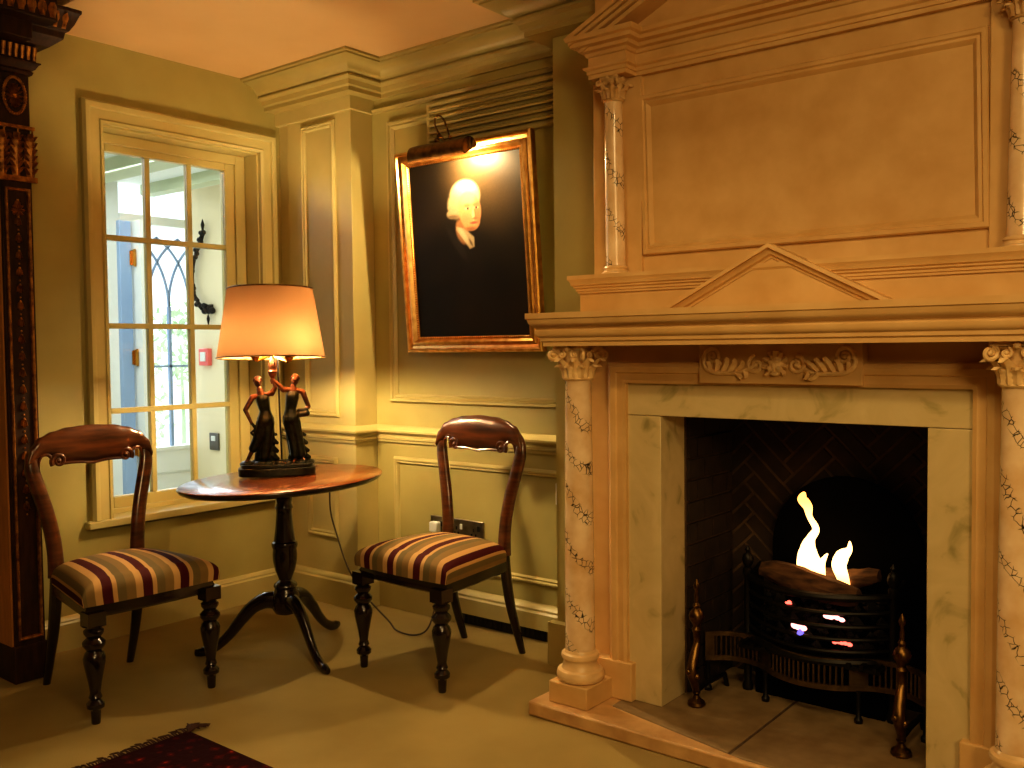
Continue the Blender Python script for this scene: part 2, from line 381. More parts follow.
# ------------------------------------------------------------------ porch seen through the window
struct('wall_porch', MB().box(-5.97, -3.85, 3.8, 3.9, 0, 2.6), M['porch'])
struct('floor_porch', MB().box(-6.1, -3.85, .6, 3.9, -.1, -.002), M['white'])
struct('ceiling_porch', MB().box(-6.1, -3.85, .6, 3.9, 2.285, 2.4), M['porch_white'])
struct('trim_8', MB().box(-6.0, -3.85, 3.46, 3.56, 2.215, 2.285).box(-6.0, -3.85, 2.86, 3.02, 2.2, 2.285).box(-6.0, -3.85, 3.12, 3.17, 2.25, 2.285), M['beam'])
struct('wall_porch_end', MB().box(-6.1, -6.0, .6, 3.30, 0, 2.4).box(-6.1,-6.0,3.30,3.86,0,.30), M['white'])
struct('wall_porch_side', MB().box(-6.1, -3.85, .5, .6, 0, 2.4), M['white'])
w2 = thing('window_2', None, None, (-6.0, 3.6, .3)); w2['kind'] = 'structure'
f2 = MB().box(-6.05, -5.98, 3.30, 3.86, .30, .47).box(-6.05, -5.965, 3.30, 3.86, .455, .48).box(-6.05, -5.985, 3.30, 3.86, 2.02, 2.08)
f2.box(-6.0, -5.99, 3.30, 3.86, .405, .42)
obj('window_sill', f2, M['white'], w2, .003)
tb = MB()
ms = [3.496+.1625*i for i in range(-1, 4)]
for yy in ms[1:4]: tb.box(-6.02, -5.995, yy-.010, yy+.010, .48, 1.46)
for yy in ms[1:3]: pass
tb.box(-6.02, -5.995, 3.43, 3.86, 1.035, 1.05)
for yy in ms:
    for sgn in (1, -1):
        R_ = .42; pts = []
        for k in range(13):
            a = k/12*1.15; y_ = yy + sgn*R_*(1-math.cos(a)); z_ = 1.46 + R_*1.25*math.sin(a)
            if 3.40 < y_ < 3.87: pts.append((-6.008, y_, z_))
        if len(pts) > 2: tb.tube(pts, .010, 6)
obj('tracery', tb, M['bluegrey'], w2)
# open blue-grey door leaf with brass hinges
dr = thing('door_1', None, None, (-5.75, 3.2, 0)); dr['kind'] = 'structure'
lf = obj('door_leaf', MB().box(-5.72, -5.68, 3.125, 3.205, 0, 1.985), M['bluegrey'], dr, .004)
for zz in (1.75, 1.11, .52):
    obj('hinge', MB().box(-5.675, -5.655, 3.20, 3.222, zz-.05, zz+.05).lathe([(.008,zz-.055),(.008,zz+.055)], (-5.652,3.211,0), 8).box(-5.679,-5.674,3.19,3.235,zz-.045,zz+.045), M['brass'], lf)
struct('door_2', MB().box(-5.73, -5.60, 3.222, 3.262, 0, 1.99), M['white'])
# iron bracket on the porch wall
br = MB()
pts = crspline([(-5.735,3.765,1.965),(-5.762,3.765,1.90),(-5.832,3.765,1.813),(-5.868,3.765,1.71),(-5.872,3.765,1.606),(-5.842,3.765,1.523),(-5.783,3.765,1.468),(-5.70,3.765,1.441)], 7)
br.tube(pts, .012, 8)
for i, q in enumerate(pts[::3]):
    a = i*1.3
    br.sphere((q[0]+.016*math.cos(a), q[1]-.006, q[2]+.016*math.sin(a)), .019, 8, 5); br.sphere((q[0]-.014*math.cos(a), q[1]-.008, q[2]-.014*math.sin(a)), .016, 8, 5)
br.lathe([(.004,0),(.018,.03),(.008,.06),(.014,.09),(.002,.13)], (-5.735,3.765,1.93), 8); br.box(-5.72,-5.68,3.78,3.80,1.41,1.47)
for k in range(5): br.sphere((-5.74+.022*k, 3.77, 1.425+.016*(k%2)), .024, 8, 5)
br.lathe([(.003,0),(.012,-.03),(.004,-.07)], (-5.70,3.77,1.40), 8)
tag(obj('iron_bracket', br, M['iron']), 'curved black wrought iron bracket on the pale wall beyond the window', 'bracket')
fc = thing('fire_call_point', 'small red square fire alarm call point on the wall beyond the window', 'alarm', (-5.765,3.8,1.105))
obj('housing', MB().box(-5.822,-5.708,3.765,3.80,1.045,1.165), M['red'], fc, .006)
obj('press_panel', MB().box(-5.795,-5.735,3.758,3.766,1.075,1.14), M['white'], fc, .002)
sw = thing('switch_plate', 'small grey metal switch plate low on the wall beyond the window', 'switch', (-5.69,3.8,.52))
obj('plate', MB().box(-5.745,-5.64,3.785,3.80,.455,.575), M['plate'], sw, .004)
obj('rocker', MB().box(-5.715,-5.67,3.778,3.786,.52,.555), M['white'], sw, .002)
# shrubs outside
for i, (bx, by, bz, rr, nn) in enumerate([(-6.85, 4.27, 1.2, .32, 210), (-7.9, 4.45, .62, .36, 170)]):
    sh = thing('shrub', ['taller green shrub outside the arched porch window','low green shrub outside below the porch window sill'][i], 'shrub', (bx,by,0))
    lv = MB()
    for k in range(nn):
        u = random.uniform(-1,1); a = random.uniform(0,2*PI); r = rr*random.uniform(.5,1)
        c = Vector((bx+r*math.sqrt(1-u*u)*math.cos(a), by+r*math.sqrt(1-u*u)*math.sin(a), bz+r*u*1.2))
        d = Vector((random.uniform(-1,1),random.uniform(-1,1),random.uniform(-1,1))).normalized(); e = d.orthogonal().normalized()
        lv.add([c-d*.045, c+e*.018, c+d*.045, c-e*.018], [(0,1,2,3)])
    obj('foliage', lv, M['leaf'], sh); obj('stem', MB().tube([(bx,by,-.05),(bx+.02,by,bz*.5),(bx,by,bz)], [.02,.016,.008], 8), M['leaf'], sh)
struct('ground', MB().box(-14, -6.1, -4, 12, -.3, -.05), M['white'])

# ------------------------------------------------------------------ fireplace
FX = -1.035
def mir(x): return 2*FX - x
fp = thing('fireplace', 'carved honey stone chimneypiece with marble columns, broken pediments and panelled overmantel', 'fireplace', (FX, 2.6, 0))
HZ = .045
XZ = lambda a, b, h: (a, h, b)
back = MB()
for x0, x1 in ((-1.70,-1.52), (-.55,-.37)): back.box(x0, x1, 2.50, 2.735, HZ, 1.153)
back.box(-1.52, -.55, 2.50, 2.735, 1.03, 1.153)
obj('back_panel', back, M['stone'], fp)
# marble slips round the opening
for x0, x1 in ((-1.535,-1.413),(-.650,-.535)): obj('marble_slip', MB().box(x0,x1,2.487,2.637,HZ,.9365), M['slip'], fp, .002)
obj('marble_lintel', MB().box(-1.535,-.535,2.487,2.637,.938,1.045), M['slip'], fp, .002)
# eared moulding frame
fpf = [(0,2.50),(0,2.472),(-.010,2.468),(-.016,2.470),(-.030,2.470),(-.034,2.464),(-.05,2.462),(-.058,2.468),(-.062,2.47),(-.066,2.48),(-.066,2.50)]
mf = MB().sweep([(-1.527,.165),(-1.527,1.036),(-.543,1.036),(-.543,.165)], [(d, h) for d, h in fpf], lambda a,b,h: (a, h, b))
obj('moulded_frame', mf, M['stone'], fp)
# plinth blocks under the frame
for s in (0, 1):
    X = (lambda x: x) if not s else mir
    xa, xb = sorted((X(-1.70), X(-1.505)))
    obj('frame_plinth', MB().box(xa, xb, 2.460, 2.51, HZ, .166), M['stone'], fp, .004)

def leaf(mb, base, out, up, h, w, curl=.5, n=7):
    """acanthus leaf: rises along up, tip curls along out"""
    b = Vector(base); o = Vector(out).normalized(); u = Vector(up).normalized(); sd = u.cross(o).normalized()
    rows = []
    for i in range(n+1):
        t = i/n
        c = b + u*(h*(t if t < .8 else .8+.2*math.sin((t-.8)/.2*PI)*.6-(t-.8)*.35)) + o*(h*curl*(t**3) + .003)
        ww = w*.5*(math.sin(PI*(.18+.78*t))**.7)*(1+.18*math.sin(t*PI*7))
        rows.append([tuple(c - sd*ww - o*.004), tuple(c - sd*ww*.5 + o*.003), tuple(c + o*.0075), tuple(c + sd*ww*.5 + o*.003), tuple(c + sd*ww - o*.004),
                     tuple(c + sd*ww*.5 - o*.006), tuple(c - o*.008), tuple(c - sd*ww*.5 - o*.006)])
    mb.loft(rows)
def spiral(mb, c, r, e1, e2, turns=1.6, rad=.006, a0=0.0, n=26, w=None):
    """scroll in the plane e1,e2 ; starts outside, winds in"""
    e1 = Vector(e1); e2 = Vector(e2); c = Vector(c); pts = []; rr = []
    for k in range(n+1):
        t = k/n; a = a0 + t*turns*2*PI; q = r*(1-.86*t)
        pts.append(tuple(c + e1*q*math.cos(a) + e2*q*math.sin(a))); rr.append(rad*(1-.45*t))
    mb.tube(pts, rr, 7); mb.sphere(tuple(c), rad*1.1, 8, 6)
def capital(mb, cx, cy, z0, h, r, hw, half=False):
    mb.lathe([(r,0),(r*1.14,.002),(r*1.2,.006),(r*1.14,.010),(r*1.02,.012),(r*1.0,h*.3),(r*1.05,h*.55),(r*1.22,h*.75),(r*1.45,h*.86)], (cx,cy,z0), 24)
    for row, (hh, cnt, ph) in enumerate(((h*.42,8,0),(h*.64,8,PI/8))):
        for k in range(cnt):
            a = ph+2*PI*k/cnt; d = (math.cos(a), math.sin(a), 0)
            if half and d[1] > .45: continue
            leaf(mb, (cx+d[0]*r*1.0, cy+d[1]*r*1.0, z0+.008), d, (0,0,1), hh, r*.95, .55, 9)
    for sx in (-1,1):
        for sy in (-1,1):
            if half and sy > 0: continue
            d = Vector((sx,sy,0)).normalized(); q = hw*1.30
            mb.tube(crspline([(cx+d.x*r*1.05,cy+d.y*r*1.05,z0+h*.42),(cx+d.x*q*.72,cy+d.y*q*.72,z0+h*.72),(cx+d.x*q*.98,cy+d.y*q*.98,z0+h*.86)],4), [.004,.006,.006,.006,.006,.006,.006,.006,.006], 7)
            spiral(mb, (cx+d.x*q, cy+d.y*q, z0+h*.74), h*.19, (d.x,d.y,0), (0,0,1), 1.6, h*.06, PI/2)
    for a in (-PI/2, 0, PI/2, PI):
        d = (math.cos(a), math.sin(a), 0)
        if half and d[1] > .3: continue
        t = (-d[1], d[0], 0)
        for sg in (-1, 1):
            spiral(mb, (cx+d[0]*hw*.9+t[0]*sg*hw*.36, cy+d[1]*hw*.9+t[1]*sg*hw*.36, z0+h*.74), h*.11, tuple(x*sg for x in t), (0,0,1), 1.4, h*.045, PI*.6)
        mb.sphere((cx+d[0]*hw*.98, cy+d[1]*hw*.98, z0+h*.90), h*.085, 8, 6)
    # abacus with hollow sides
    poly = []
    for k in range(4):
        a = PI/4+k*PI/2; c0 = Vector((math.cos(a), math.sin(a)))*hw*1.36; c1 = Vector((math.cos(a+PI/2), math.sin(a+PI/2)))*hw*1.36
        for t in (.04,.2,.35,.5,.65,.8,.96):
            m_ = c0.lerp(c1, t); poly.append((cx+m_.x*(1-.14*math.sin(PI*t)), cy+m_.y*(1-.14*math.sin(PI*t))))
    mb.prism(poly, XY, z0+h*.88, z0+h)
for s in (0, 1):
    cx = -1.647 if not s else mir(-1.647); cy = 2.39
    sh = obj('column', MB().lathe([(.0455,.205),(.0475,.212),(.0463,.222),(.0458,.35),(.0452,.55),(.0435,.75),(.041,.95),(.0405,1.043),(.0425,1.048)], (cx,cy,0), 40), M['marble'], fp)
    cb = MB(); cb.lathe([(.064,.112),(.071,.116),(.075,.126),(.075,.134),(.070,.146),(.060,.150),(.055,.158),(.052,.170),(.053,.178),(.058,.181),(.060,.188),(.058,.196),(.050,.200),(.047,.208),(.045,.21)], (cx,cy,0), 40)
    obj('column_base', cb, M['pale'], sh)
    obj('plinth', MB().box(cx-.071, cx+.071, 2.318, 2.462, HZ, .112), M['stone'], sh, .004)
    cm = MB(); capital(cm, cx, cy, 1.046, .108, .0405, .060)
    obj('capital', cm, M['carved'], sh)
# mantel shelf: moulded edge swept round three sides
mp = [(0,1.152),(.004,1.152),(.004,1.164),(.010,1.168),(.010,1.178),(.017,1.182),(.022,1.190),(.022,1.199),(.018,1.203),(.018,1.207),(.028,1.211),(.036,1.222),(.039,1.234),(.043,1.236),(.043,1.253),(0,1.253)]
ms_ = MB().sweep([(-1.717,2.735),(-1.717,2.312),(mir(-1.717),2.312),(mir(-1.717),2.735)], mp, XY)
ms_.box(-1.716, mir(-1.716), 2.313, 2.734, 1.1525, 1.2525)
obj('mantel_shelf', ms_, M['stone'], fp)
# carved tablet
tb_ = obj('tablet', MB().box(-1.268,-.802,2.455,2.505,1.041,1.153), M['stone'], fp, .002)
cv = MB(); ty = 2.452
for s in (-1, 1):
    S = lambda x: FX + s*x
    e1 = (s,0,0)
    spiral(cv, (S(.188),ty,1.118), .026, e1, (0,0,1), 1.7, .0065, -PI*.1)
    pts = [(S(.214),ty,1.116),(S(.216),ty,1.100),(S(.205),ty,1.082),(S(.18),ty,1.073),(S(.14),ty,1.071),(S(.10),ty,1.074),(S(.06),ty,1.092)]
    cv.tube(crspline(pts,5), lerps([.006,.006,.007,.008,.007,.006,.005],31), 7)
    spiral(cv, (S(.058),ty,1.094), .026, (-s,0,0), (0,0,1), 1.5, .0065, PI*.5)
    for bx, bz, dx, dz, hh, ww in ((.178,1.076,-.25,.95,.040,.020),(.160,1.075,-.5,.85,.052,.020),(.138,1.075,-.55,.8,.050,.020),(.118,1.076,-.7,.7,.046,.018),(.118,1.073,-.75,-.6,.032,.018),(.092,1.078,-.35,-.9,.026,.016),(.196,1.080,.15,.98,.028,.014)):
        leaf(cv, (S(bx),ty,bz), (0,-1,0), (s*dx,0,dz), hh, ww, .34, 7)
    for bx, bz in ((.165,1.098),(.143,1.100),(.122,1.096)): cv.sphere((S(bx),ty,bz), .0065, 8, 6)
# centre mask of leaves
cv.sphere((FX,ty,1.092), .027, 14, 10, (.85,.55,1.1)); cv.sphere((FX,ty-.013,1.088), .007, 8, 6, (.8,1,1.5))
for s in (-1,1):
    cv.sphere((FX+s*.010,ty-.010,1.103), .008, 8, 6, (1.2,.7,.6)); cv.sphere((FX+s*.012,ty-.008,1.085), .010, 8, 6)
    for a in (.5,1.1,1.7,2.3): leaf(cv, (FX+s*.018*math.sin(a),ty,1.094+.022*math.cos(a)), (0,-1,0), (s*math.sin(a),0,math.cos(a)), .024, .02, .3, 4)
cv.sphere((FX,ty-.010,1.070), .009, 8, 6, (1.3,.8,.7)); leaf(cv,(FX,ty,1.112),(0,-1,0),(0,0,1),.028,.03,.3,4)
obj('carving', cv, M['carved'], tb_)
# overmantel base block with its cornice
obj('overmantel_base', MB().box(-1.678, mir(-1.678), 2.45, 2.735, 1.253, 1.318), M['stone'], fp)
op = [(0,1.316),(.006,1.316),(.006,1.322),(.010,1.324),(.010,1.330),(.016,1.334),(.016,1.338),(.022,1.342),(.024,1.352),(.030,1.360),(.030,1.372),(0,1.372)]
oc = MB().sweep([(-1.678,2.735),(-1.678,2.45),(mir(-1.678),2.45),(mir(-1.678),2.735)], op, XY); oc.box(-1.677, mir(-1.677), 2.451, 2.734, 1.3165, 1.3715)
obj('overmantel_ledge', oc, M['stone'], fp)
# small pediment standing on the shelf
pd = MB(); hw_, ph_ = .335, .172
z0 = 1.250
rk = [(0,2.45),(0,2.398),(.010,2.396),(.010,2.404),(.016,2.408),(.024,2.412),(.028,2.420),(.034,2.422),(.034,2.45)]
pd.sweep([(FX-hw_,z0),(FX,z0+ph_),(FX+hw_,z0)], rk, lambda a,b,h: (a,h,b))
pdo = obj('pediment', pd, M['stone'], fp)
obj('tympanum', MB().prism([(FX-hw_+.03,z0),(FX+hw_-.03,z0),(FX,z0+ph_-.02)], XZ, 2.425, 2.452), M['stone'], pdo)
# overmantel body (leans very slightly forward, as built)
bd = MB().box(-1.715, mir(-1.715), 2.60, 2.735, 1.372, CZ-.002); 
for x0, x1 in ((-1.715,-1.535), (mir(-1.535), mir(-1.715))): bd.box(x0, x1, 2.586, 2.61, 1.372, 2.002)
obj('overmantel_body', bd, M['stone'], fp, .002)
pm = MB().sweep([(-1.532,1.437),(-1.545,1.938),(-.542,1.938),(-.532,1.437)], [(0,2.602),(0,2.590),(.004,2.585),(.014,2.585),(.018,2.591),(.026,2.588),(.034,2.596),(.038,2.602)], lambda a,b,h:(a,h,b), True)
obj('panel_moulding', pm, M['stone'], fp)
for s in (0,1):
    cx = -1.612 if not s else mir(-1.612); cy = 2.556
    ux = cx - (.006 if not s else -.006)
    sh = obj('upper_column', MB().loft([[(cx+(ux-cx)*((z-1.40)/.5)+r*math.cos(2*PI*j/28), cy+r*math.sin(2*PI*j/28), z) for j in range(28)] for r, z in ((.031,1.398),(.0325,1.405),(.0315,1.412),(.031,1.6),(.029,1.83),(.028,1.918),(.030,1.922))]), M['marble'], fp)
    obj('column_base', MB().lathe([(.045,1.372),(.047,1.378),(.045,1.385),(.039,1.388),(.037,1.394),(.040,1.398),(.037,1.404),(.034,1.406)], (cx,cy,0), 28), M['pale'], sh)
    cm = MB(); capital(cm, ux, cy, 1.922, .080, .028, .035, True)
    obj('capital', cm, M['stone_dark'], sh)
# entablature, broken forward over each column
ep = [(0,1.962),(.004,1.962),(.004,1.978),(.008,1.980),(.008,1.994),(.016,2.0),(.018,2.008),(.004,2.012),(.004,2.048),(.010,2.052),(.014,2.064),(.026,2.070),(.030,2.082),(.046,2.088),(.046,2.104),(.056,2.110),(.060,2.122),(.060,2.128),(0,2.128)]
A, B, D = -1.685, -1.555, 2.525
ep = [(d, 2.0+(z-1.962)*.128/.166) for d, z in ep]
pth = [(A,2.735),(A,D),(B,D),(B,2.585),(mir(B),2.585),(mir(B),D),(mir(A),D),(mir(A),2.735)]
en = MB().sweep(pth, ep, XY); en.box(A+.001, mir(A)-.001, 2.586, 2.734, 2.0005, 2.1275); en.box(A+.001, B-.001, D+.001, 2.734, 2.0005, 2.127); en.box(mir(B)+.001, mir(A)-.001, D+.001, 2.734, 2.0005, 2.127)
obj('entablature', en, M['stone'], fp)
# great raking pediment, its peak cut by the ceiling
sl_ = .455; top = CZ-.004
rp = MB()
def rake(xa, off0, off1, y0, y1, zb):
    for s in (0,1):
        X = (lambda x: x) if not s else mir
        xe = xa + (top - zb)/sl_
        P4 = [(X(xa), zb+off0), (X(xa+(top-zb-off1)/sl_), top), (X(xa+(top-zb-off0)/sl_), top)]
        P4 = [(X(xa), zb+off0), (X(xa), zb+off1), (X(xa+(top-zb-off1)/sl_), top), (X(xa+(top-zb-off0)/sl_), top)]
        rp.prism(P4, XZ, y0, y1)
rake(-1.742, 0.010, .026, 2.468, 2.60, 2.106); rake(-1.734, -.004, .010, 2.472, 2.60, 2.106); rake(-1.718, -.018, -.004, 2.480, 2.60, 2.110); rake(-1.70,-.034,-.018,2.490,2.60,2.114)
rpo = obj('raking_pediment', rp, M['stone'], fp, .002)
obj('tympanum', MB().prism([(-1.70,2.128),(mir(-1.70),2.128),(mir(-1.16),top),(-1.16,top)], XZ, 2.572, 2.61), M['stone'], rpo)

# hearth
he = thing('hearth', 'low raised stone hearth slab with pale kerb in front of the fire', 'hearth', (FX,2.5,0))
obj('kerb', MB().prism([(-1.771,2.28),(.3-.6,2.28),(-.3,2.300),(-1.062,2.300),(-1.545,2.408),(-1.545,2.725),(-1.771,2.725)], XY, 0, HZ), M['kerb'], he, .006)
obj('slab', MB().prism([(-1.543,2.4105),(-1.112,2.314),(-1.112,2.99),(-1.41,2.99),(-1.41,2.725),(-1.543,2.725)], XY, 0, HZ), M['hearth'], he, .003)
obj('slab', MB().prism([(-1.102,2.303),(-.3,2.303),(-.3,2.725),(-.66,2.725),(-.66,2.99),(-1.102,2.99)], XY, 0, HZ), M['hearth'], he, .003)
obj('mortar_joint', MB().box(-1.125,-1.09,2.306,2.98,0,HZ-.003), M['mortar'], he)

# firebox lining
fb = MB()
for xw, sg in ((-1.41, 1), (-.66, -1)):
    row = 0; z = HZ
    while z < .995:
        y = 2.64 - (.05 if row % 2 else 0)
        while y < 2.95:
            fb.box(*(sorted((xw-.004, xw+sg*.012))), max(y,2.64)+.003, min(y+.105,2.95)-.003, z+.003, min(z+.062,.998)); y += .105
        z += .068; row += 1
struct('wall_firebox_sides', fb, M['herring'])
struct('wall_firebox', MB().box(-1.411,-.659,2.952,2.999,0,1.0).box(-1.50,-.57,2.639,2.999,.985,.999).box(-1.519,-1.409,2.638,2.729,HZ,1.0).box(-.661,-.551,2.638,2.729,HZ,1.0).box(-1.4105,-1.408,2.729,2.96,HZ,.99).box(-.662,-.6595,2.729,2.96,HZ,.99), M['mortar'])
bm = bmesh.new()
W = .048; n_ = 4; ca, sa = math.cos(PI/4), math.sin(PI/4)
def brick(x0, x1, y0, y1):
    g = .085; q = []
    for (a, b) in ((x0+g,y0+g),(x1-g,y0+g),(x1-g,y1-g),(x0+g,y1-g)):
        a *= W; b *= W; a += 0; q.append((FX-.15 + a*ca - b*sa, .52 + a*sa + b*ca))
    if max(p[0] for p in q) < -1.41 or min(p[0] for p in q) > -.66 or max(p[1] for p in q) < HZ or min(p[1] for p in q) > .99: return
    lo = [bm.verts.new((x, 2.956, z)) for x, z in q]; cx_ = sum(p[0] for p in q)/4; cz_ = sum(p[1] for p in q)/4
    hi = [bm.verts.new((cx_+(x-cx_)*.97, 2.9485, cz_+(z-cz_)*.95)) for x, z in q]
    bm.faces.new(hi); [bm.faces.new((lo[i], lo[(i+1)%4], hi[(i+1)%4], hi[i])) for i in range(4)]
for k in range(-30, 30):
    for m in range(-5, 6):
        o = 2*n_*m
        brick(k+o+.1*0, k+n_+o, k, k+1); brick(k+o, k+1+o, k+1, k+1+n_)
for co, no in (((-1.409,0,0),(-1,0,0)), ((-.661,0,0),(1,0,0)), ((0,0,HZ),(0,0,-1)), ((0,0,.984),(0,0,1))):
    bmesh.ops.bisect_plane(bm, geom=bm.verts[:]+bm.edges[:]+bm.faces[:], plane_co=co, plane_no=no, clear_outer=True)
me = bpy.data.meshes.new('hb'); bmesh.ops.recalc_face_normals(bm, faces=bm.faces); bm.to_mesh(me); bm.free()
hb = obj('wall_firebox_back', me, M['herring']); hb['kind'] = 'structure'
# arched iron fireback
ar = []; acx = -1.005
for k in range(21):
    a = PI*k/20; ar.append((acx+.235*math.cos(a), .50+.235*math.sin(a)))
ar = [(acx+.235, HZ)] + ar + [(acx-.235, HZ)]
fbk = MB().prism(ar, XZ, 2.915, 2.941)
tag(obj('fireback', fbk, M['soot_and_shadow']), 'black arched iron fireback standing behind the flames', 'fireback')

# fire basket
fg = thing('fire_grate', 'black iron bow-fronted fire basket with burning logs', 'fire grate', (-1.045,2.80,HZ))
def bow(z, r, k=1.0, dy=0):
    pts = []
    for i in range(25):
        a = -1+2*i/24; pts.append((-1.045+.215*a*k, 2.79+dy-.115*math.cos(a*PI/2)**.8*k if abs(a) < 1 else 2.79+dy, z))
    return MB().tube(pts, r, 8)
b0 = MB()
obj('top_rail', bow(.412, .012, 1.02), M['grate'], fg)
for z in (.365, .325, .288, .252): obj('bar', bow(z, .007), M['grate'], fg)
obj('bottom_rail', bow(.222, .013, 1.02), M['grate'], fg)
bp = MB(); bp.box(-1.26,-.83,2.70,2.90,.205,.216); 
for i in range(12): bp.box(-1.255+.037*i,-1.243+.037*i,2.69,2.90,.214,.226)
obj('fire_bed', bp, M['grate'], fg)
for s in (-1,1):
    x = -1.045+s*.225
    st = obj('post', MB().lathe([(.016,HZ),(.018,.06),(.012,.075),(.012,.20),(.018,.215),(.012,.23),(.011,.41),(.016,.42),(.016,.435),(.010,.44)], (x,2.79,0), 12), M['grate'], fg)
    obj('finial', MB().lathe([(.008,.438),(.016,.452),(.019,.466),(.014,.480),(.006,.488),(.009,.497),(.002,.51)], (x,2.79,0), 12), M['grate'], st)
    obj('side_plate', MB().prism([(2.79,.21),(2.79,.41),(2.90,.44),(2.90,.21)], lambda a,b,h:(h,a,b), x-.006, x+.006), M['grate'], fg)
# pierced serpentine fret in front of the ash pit
fpts = crspline([(-1.375,2.700,0),(-1.31,2.752,0),(-1.22,2.748,0),(-1.13,2.69,0),(-1.04,2.668,0),(-.95,2.69,0),(-.86,2.748,0),(-.77,2.752,0),(-.70,2.700,0)], 12)
ft = thing('ash_fret', 'serpentine dull metal fret with vertical slots below the fire basket', 'fret', (FX,2.72,HZ))
N_ = len(fpts)
def strip(z0, z1, i0=0, i1=None, th=.006, dy=0):
    i1 = N_ if i1 is None else i1
    rings = []
    for i in range(i0, i1):
        p = Vector(fpts[i]); t = (Vector(fpts[min(i+1,N_-1)])-Vector(fpts[max(i-1,0)])).normalized(); nn = Vector((t.y,-t.x,0))
        a = p+nn*(th/2+dy); b = p-nn*th/2
        rings.append([(a.x,a.y,z0),(a.x,a.y,z1),(b.x,b.y,z1),(b.x,b.y,z0)])
    return MB().loft(rings)
obj('lower_border', strip(.140,.156,th=.010), M['steelfret'], ft); obj('upper_border', strip(.220,.234,th=.010), M['steelfret'], ft)
pl = MB()
for a, b in ((0,6),(26,33),(64,71),(91,97)):
    m2 = strip(.155,.221,a,b); pl.add(m2.v, m2.f)
for i in range(6, 91):
    if i % 2 == 0 and not (26 <= i <= 32 or 64 <= i <= 70):
        p = fpts[i]; pl.box(p[0]-.0028,p[0]+.0028,p[1]-.003,p[1]+.003,.154,.222)
obj('slotted_panel', pl, M['steelfret'], ft)
for i in (2, 29, 67, 94):
    p = fpts[i]; obj('foot', MB().lathe([(.012,HZ),(.013,.055),(.007,.065),(.006,.13),(.010,.142)], (p[0],p[1],0), 10), M['grate'], ft)
obj('shadow_box', MB().box(-1.24,-.84,2.78,2.90,HZ,.13), M['soot_and_shadow'], ft)  # black box put in for the dark shadow gap below the fret

# logs, embers, flames
def log(p0, p1, r, label, seed):
    rnd = random.Random(seed); a = Vector(p0); b = Vector(p1); n = 14; rings = []
    t = (b-a).normalized(); u = t.orthogonal().normalized(); v = t.cross(u)
    ph = [rnd.uniform(.78,1.15) for _ in range(12)]
    for i in range(n+1):
        f = i/n; c = a.lerp(b, f) + Vector((0,0,.008*math.sin(f*5+seed)))
        k = r*(.35+.65*min(1,math.sin(PI*min(max(f,.02),.98))**.35))
        rings.append([tuple(c+(u*math.cos(2*PI*j/12)+v*math.sin(2*PI*j/12))*k*ph[j]*rnd.uniform(.93,1.07)) for j in range(12)])
    return tag(obj('log', MB().loft(rings), M['log']), label, 'log', 'logs in the grate')
log((-1.225,2.80,.432),(-.905,2.745,.412),.038,'broad sloping brown log across the front of the fire',1)
log((-1.10,2.86,.418),(-.875,2.84,.452),.030,'short log tilted up behind the right hand flame',2)
log((-1.20,2.87,.40),(-1.02,2.85,.42),.034,'log lying at the back left of the fire basket',5)
cl = MB(); rnd = random.Random(3)
for k in range(150):
    a = rnd.uniform(-1,1); y = rnd.uniform(2.70,2.88)
    y = max(y, 2.80-.11*math.cos(a*PI/2)+.02)
    c = (-1.045+.19*a, y, rnd.uniform(.24,.385)); r = rnd.uniform(.012,.022)
    cl.add([(c[0]+r*q[0]*rnd.uniform(.7,1.2),c[1]+r*q[1]*rnd.uniform(.7,1.2),c[2]+r*q[2]*rnd.uniform(.7,1.2)) for q in ((1,0,0),(-1,0,0),(0,1,0),(0,-1,0),(0,0,1),(0,0,-1))],
           [(0,2,4),(2,1,4),(1,3,4),(3,0,4),(2,0,5),(1,2,5),(3,1,5),(0,3,5)])
tag(obj('coal_bed', cl, M['coal'], smooth=False), 'heap of dark coals filling the fire basket', 'coals', kind='stuff')
def ember(c, sx, sz, m, label, seed):
    rnd = random.Random(seed); mb = MB()
    for k in range(5):
        mb.sphere((c[0]+sx*(k-2)/2.5, c[1]+rnd.uniform(-.004,.004), c[2]+rnd.uniform(-.3,.4)*sz), sz*rnd.uniform(.6,1.0), 8, 6, (1.5,.6,1))
    tag(obj('ember', mb, m), label, 'ember', 'glowing embers')
ember((-.957,2.692,.352), .026, .0085, M['emberhot'], 'glowing pink ember near the upper right of the grate front', 1)
ember((-1.060,2.678,.310), .018, .010, M['emberhot'], 'bright white-pink ember low in the middle of the grate', 2)
ember((-.937,2.700,.278), .026, .007, M['ember'], 'jagged red ember at the lower right of the grate', 3)
ember((-1.090,2.682,.378), .007, .005, M['ember'], 'tiny orange ember just under the top rail', 4)
tag(obj('gas_flame', MB().lathe([(.004,0),(.011,.006),(.008,.014),(.002,.022)], (-1.052,2.676,.286), 10), M['gasblue']), 'small blue gas flame under the middle embers', 'flame')
def flame(path, rad, label, n=12, flat=.45):
    pts = crspline(path, 8); tag(obj('flame', MB().tube(pts, lerps(rad, len(pts)), n, flat, up=(1,0,0)), M['flame']), label, 'flame', 'flames of the log fire')
flame([(-1.060,2.83,.445),(-1.082,2.83,.475),(-1.088,2.83,.515),(-1.080,2.83,.548),(-1.066,2.835,.578),(-1.086,2.835,.615),(-1.092,2.835,.645),(-1.108,2.835,.668),(-1.102,2.835,.690)], [.030,.036,.026,.014,.011,.009,.015,.017,.003], 'tall twisting flame at the left of the fire')
flame([(-1.085,2.82,.446),(-1.096,2.82,.47),(-1.100,2.82,.505),(-1.098,2.82,.528)], [.026,.026,.016,.002], 'short broad flame at the foot of the tall one')
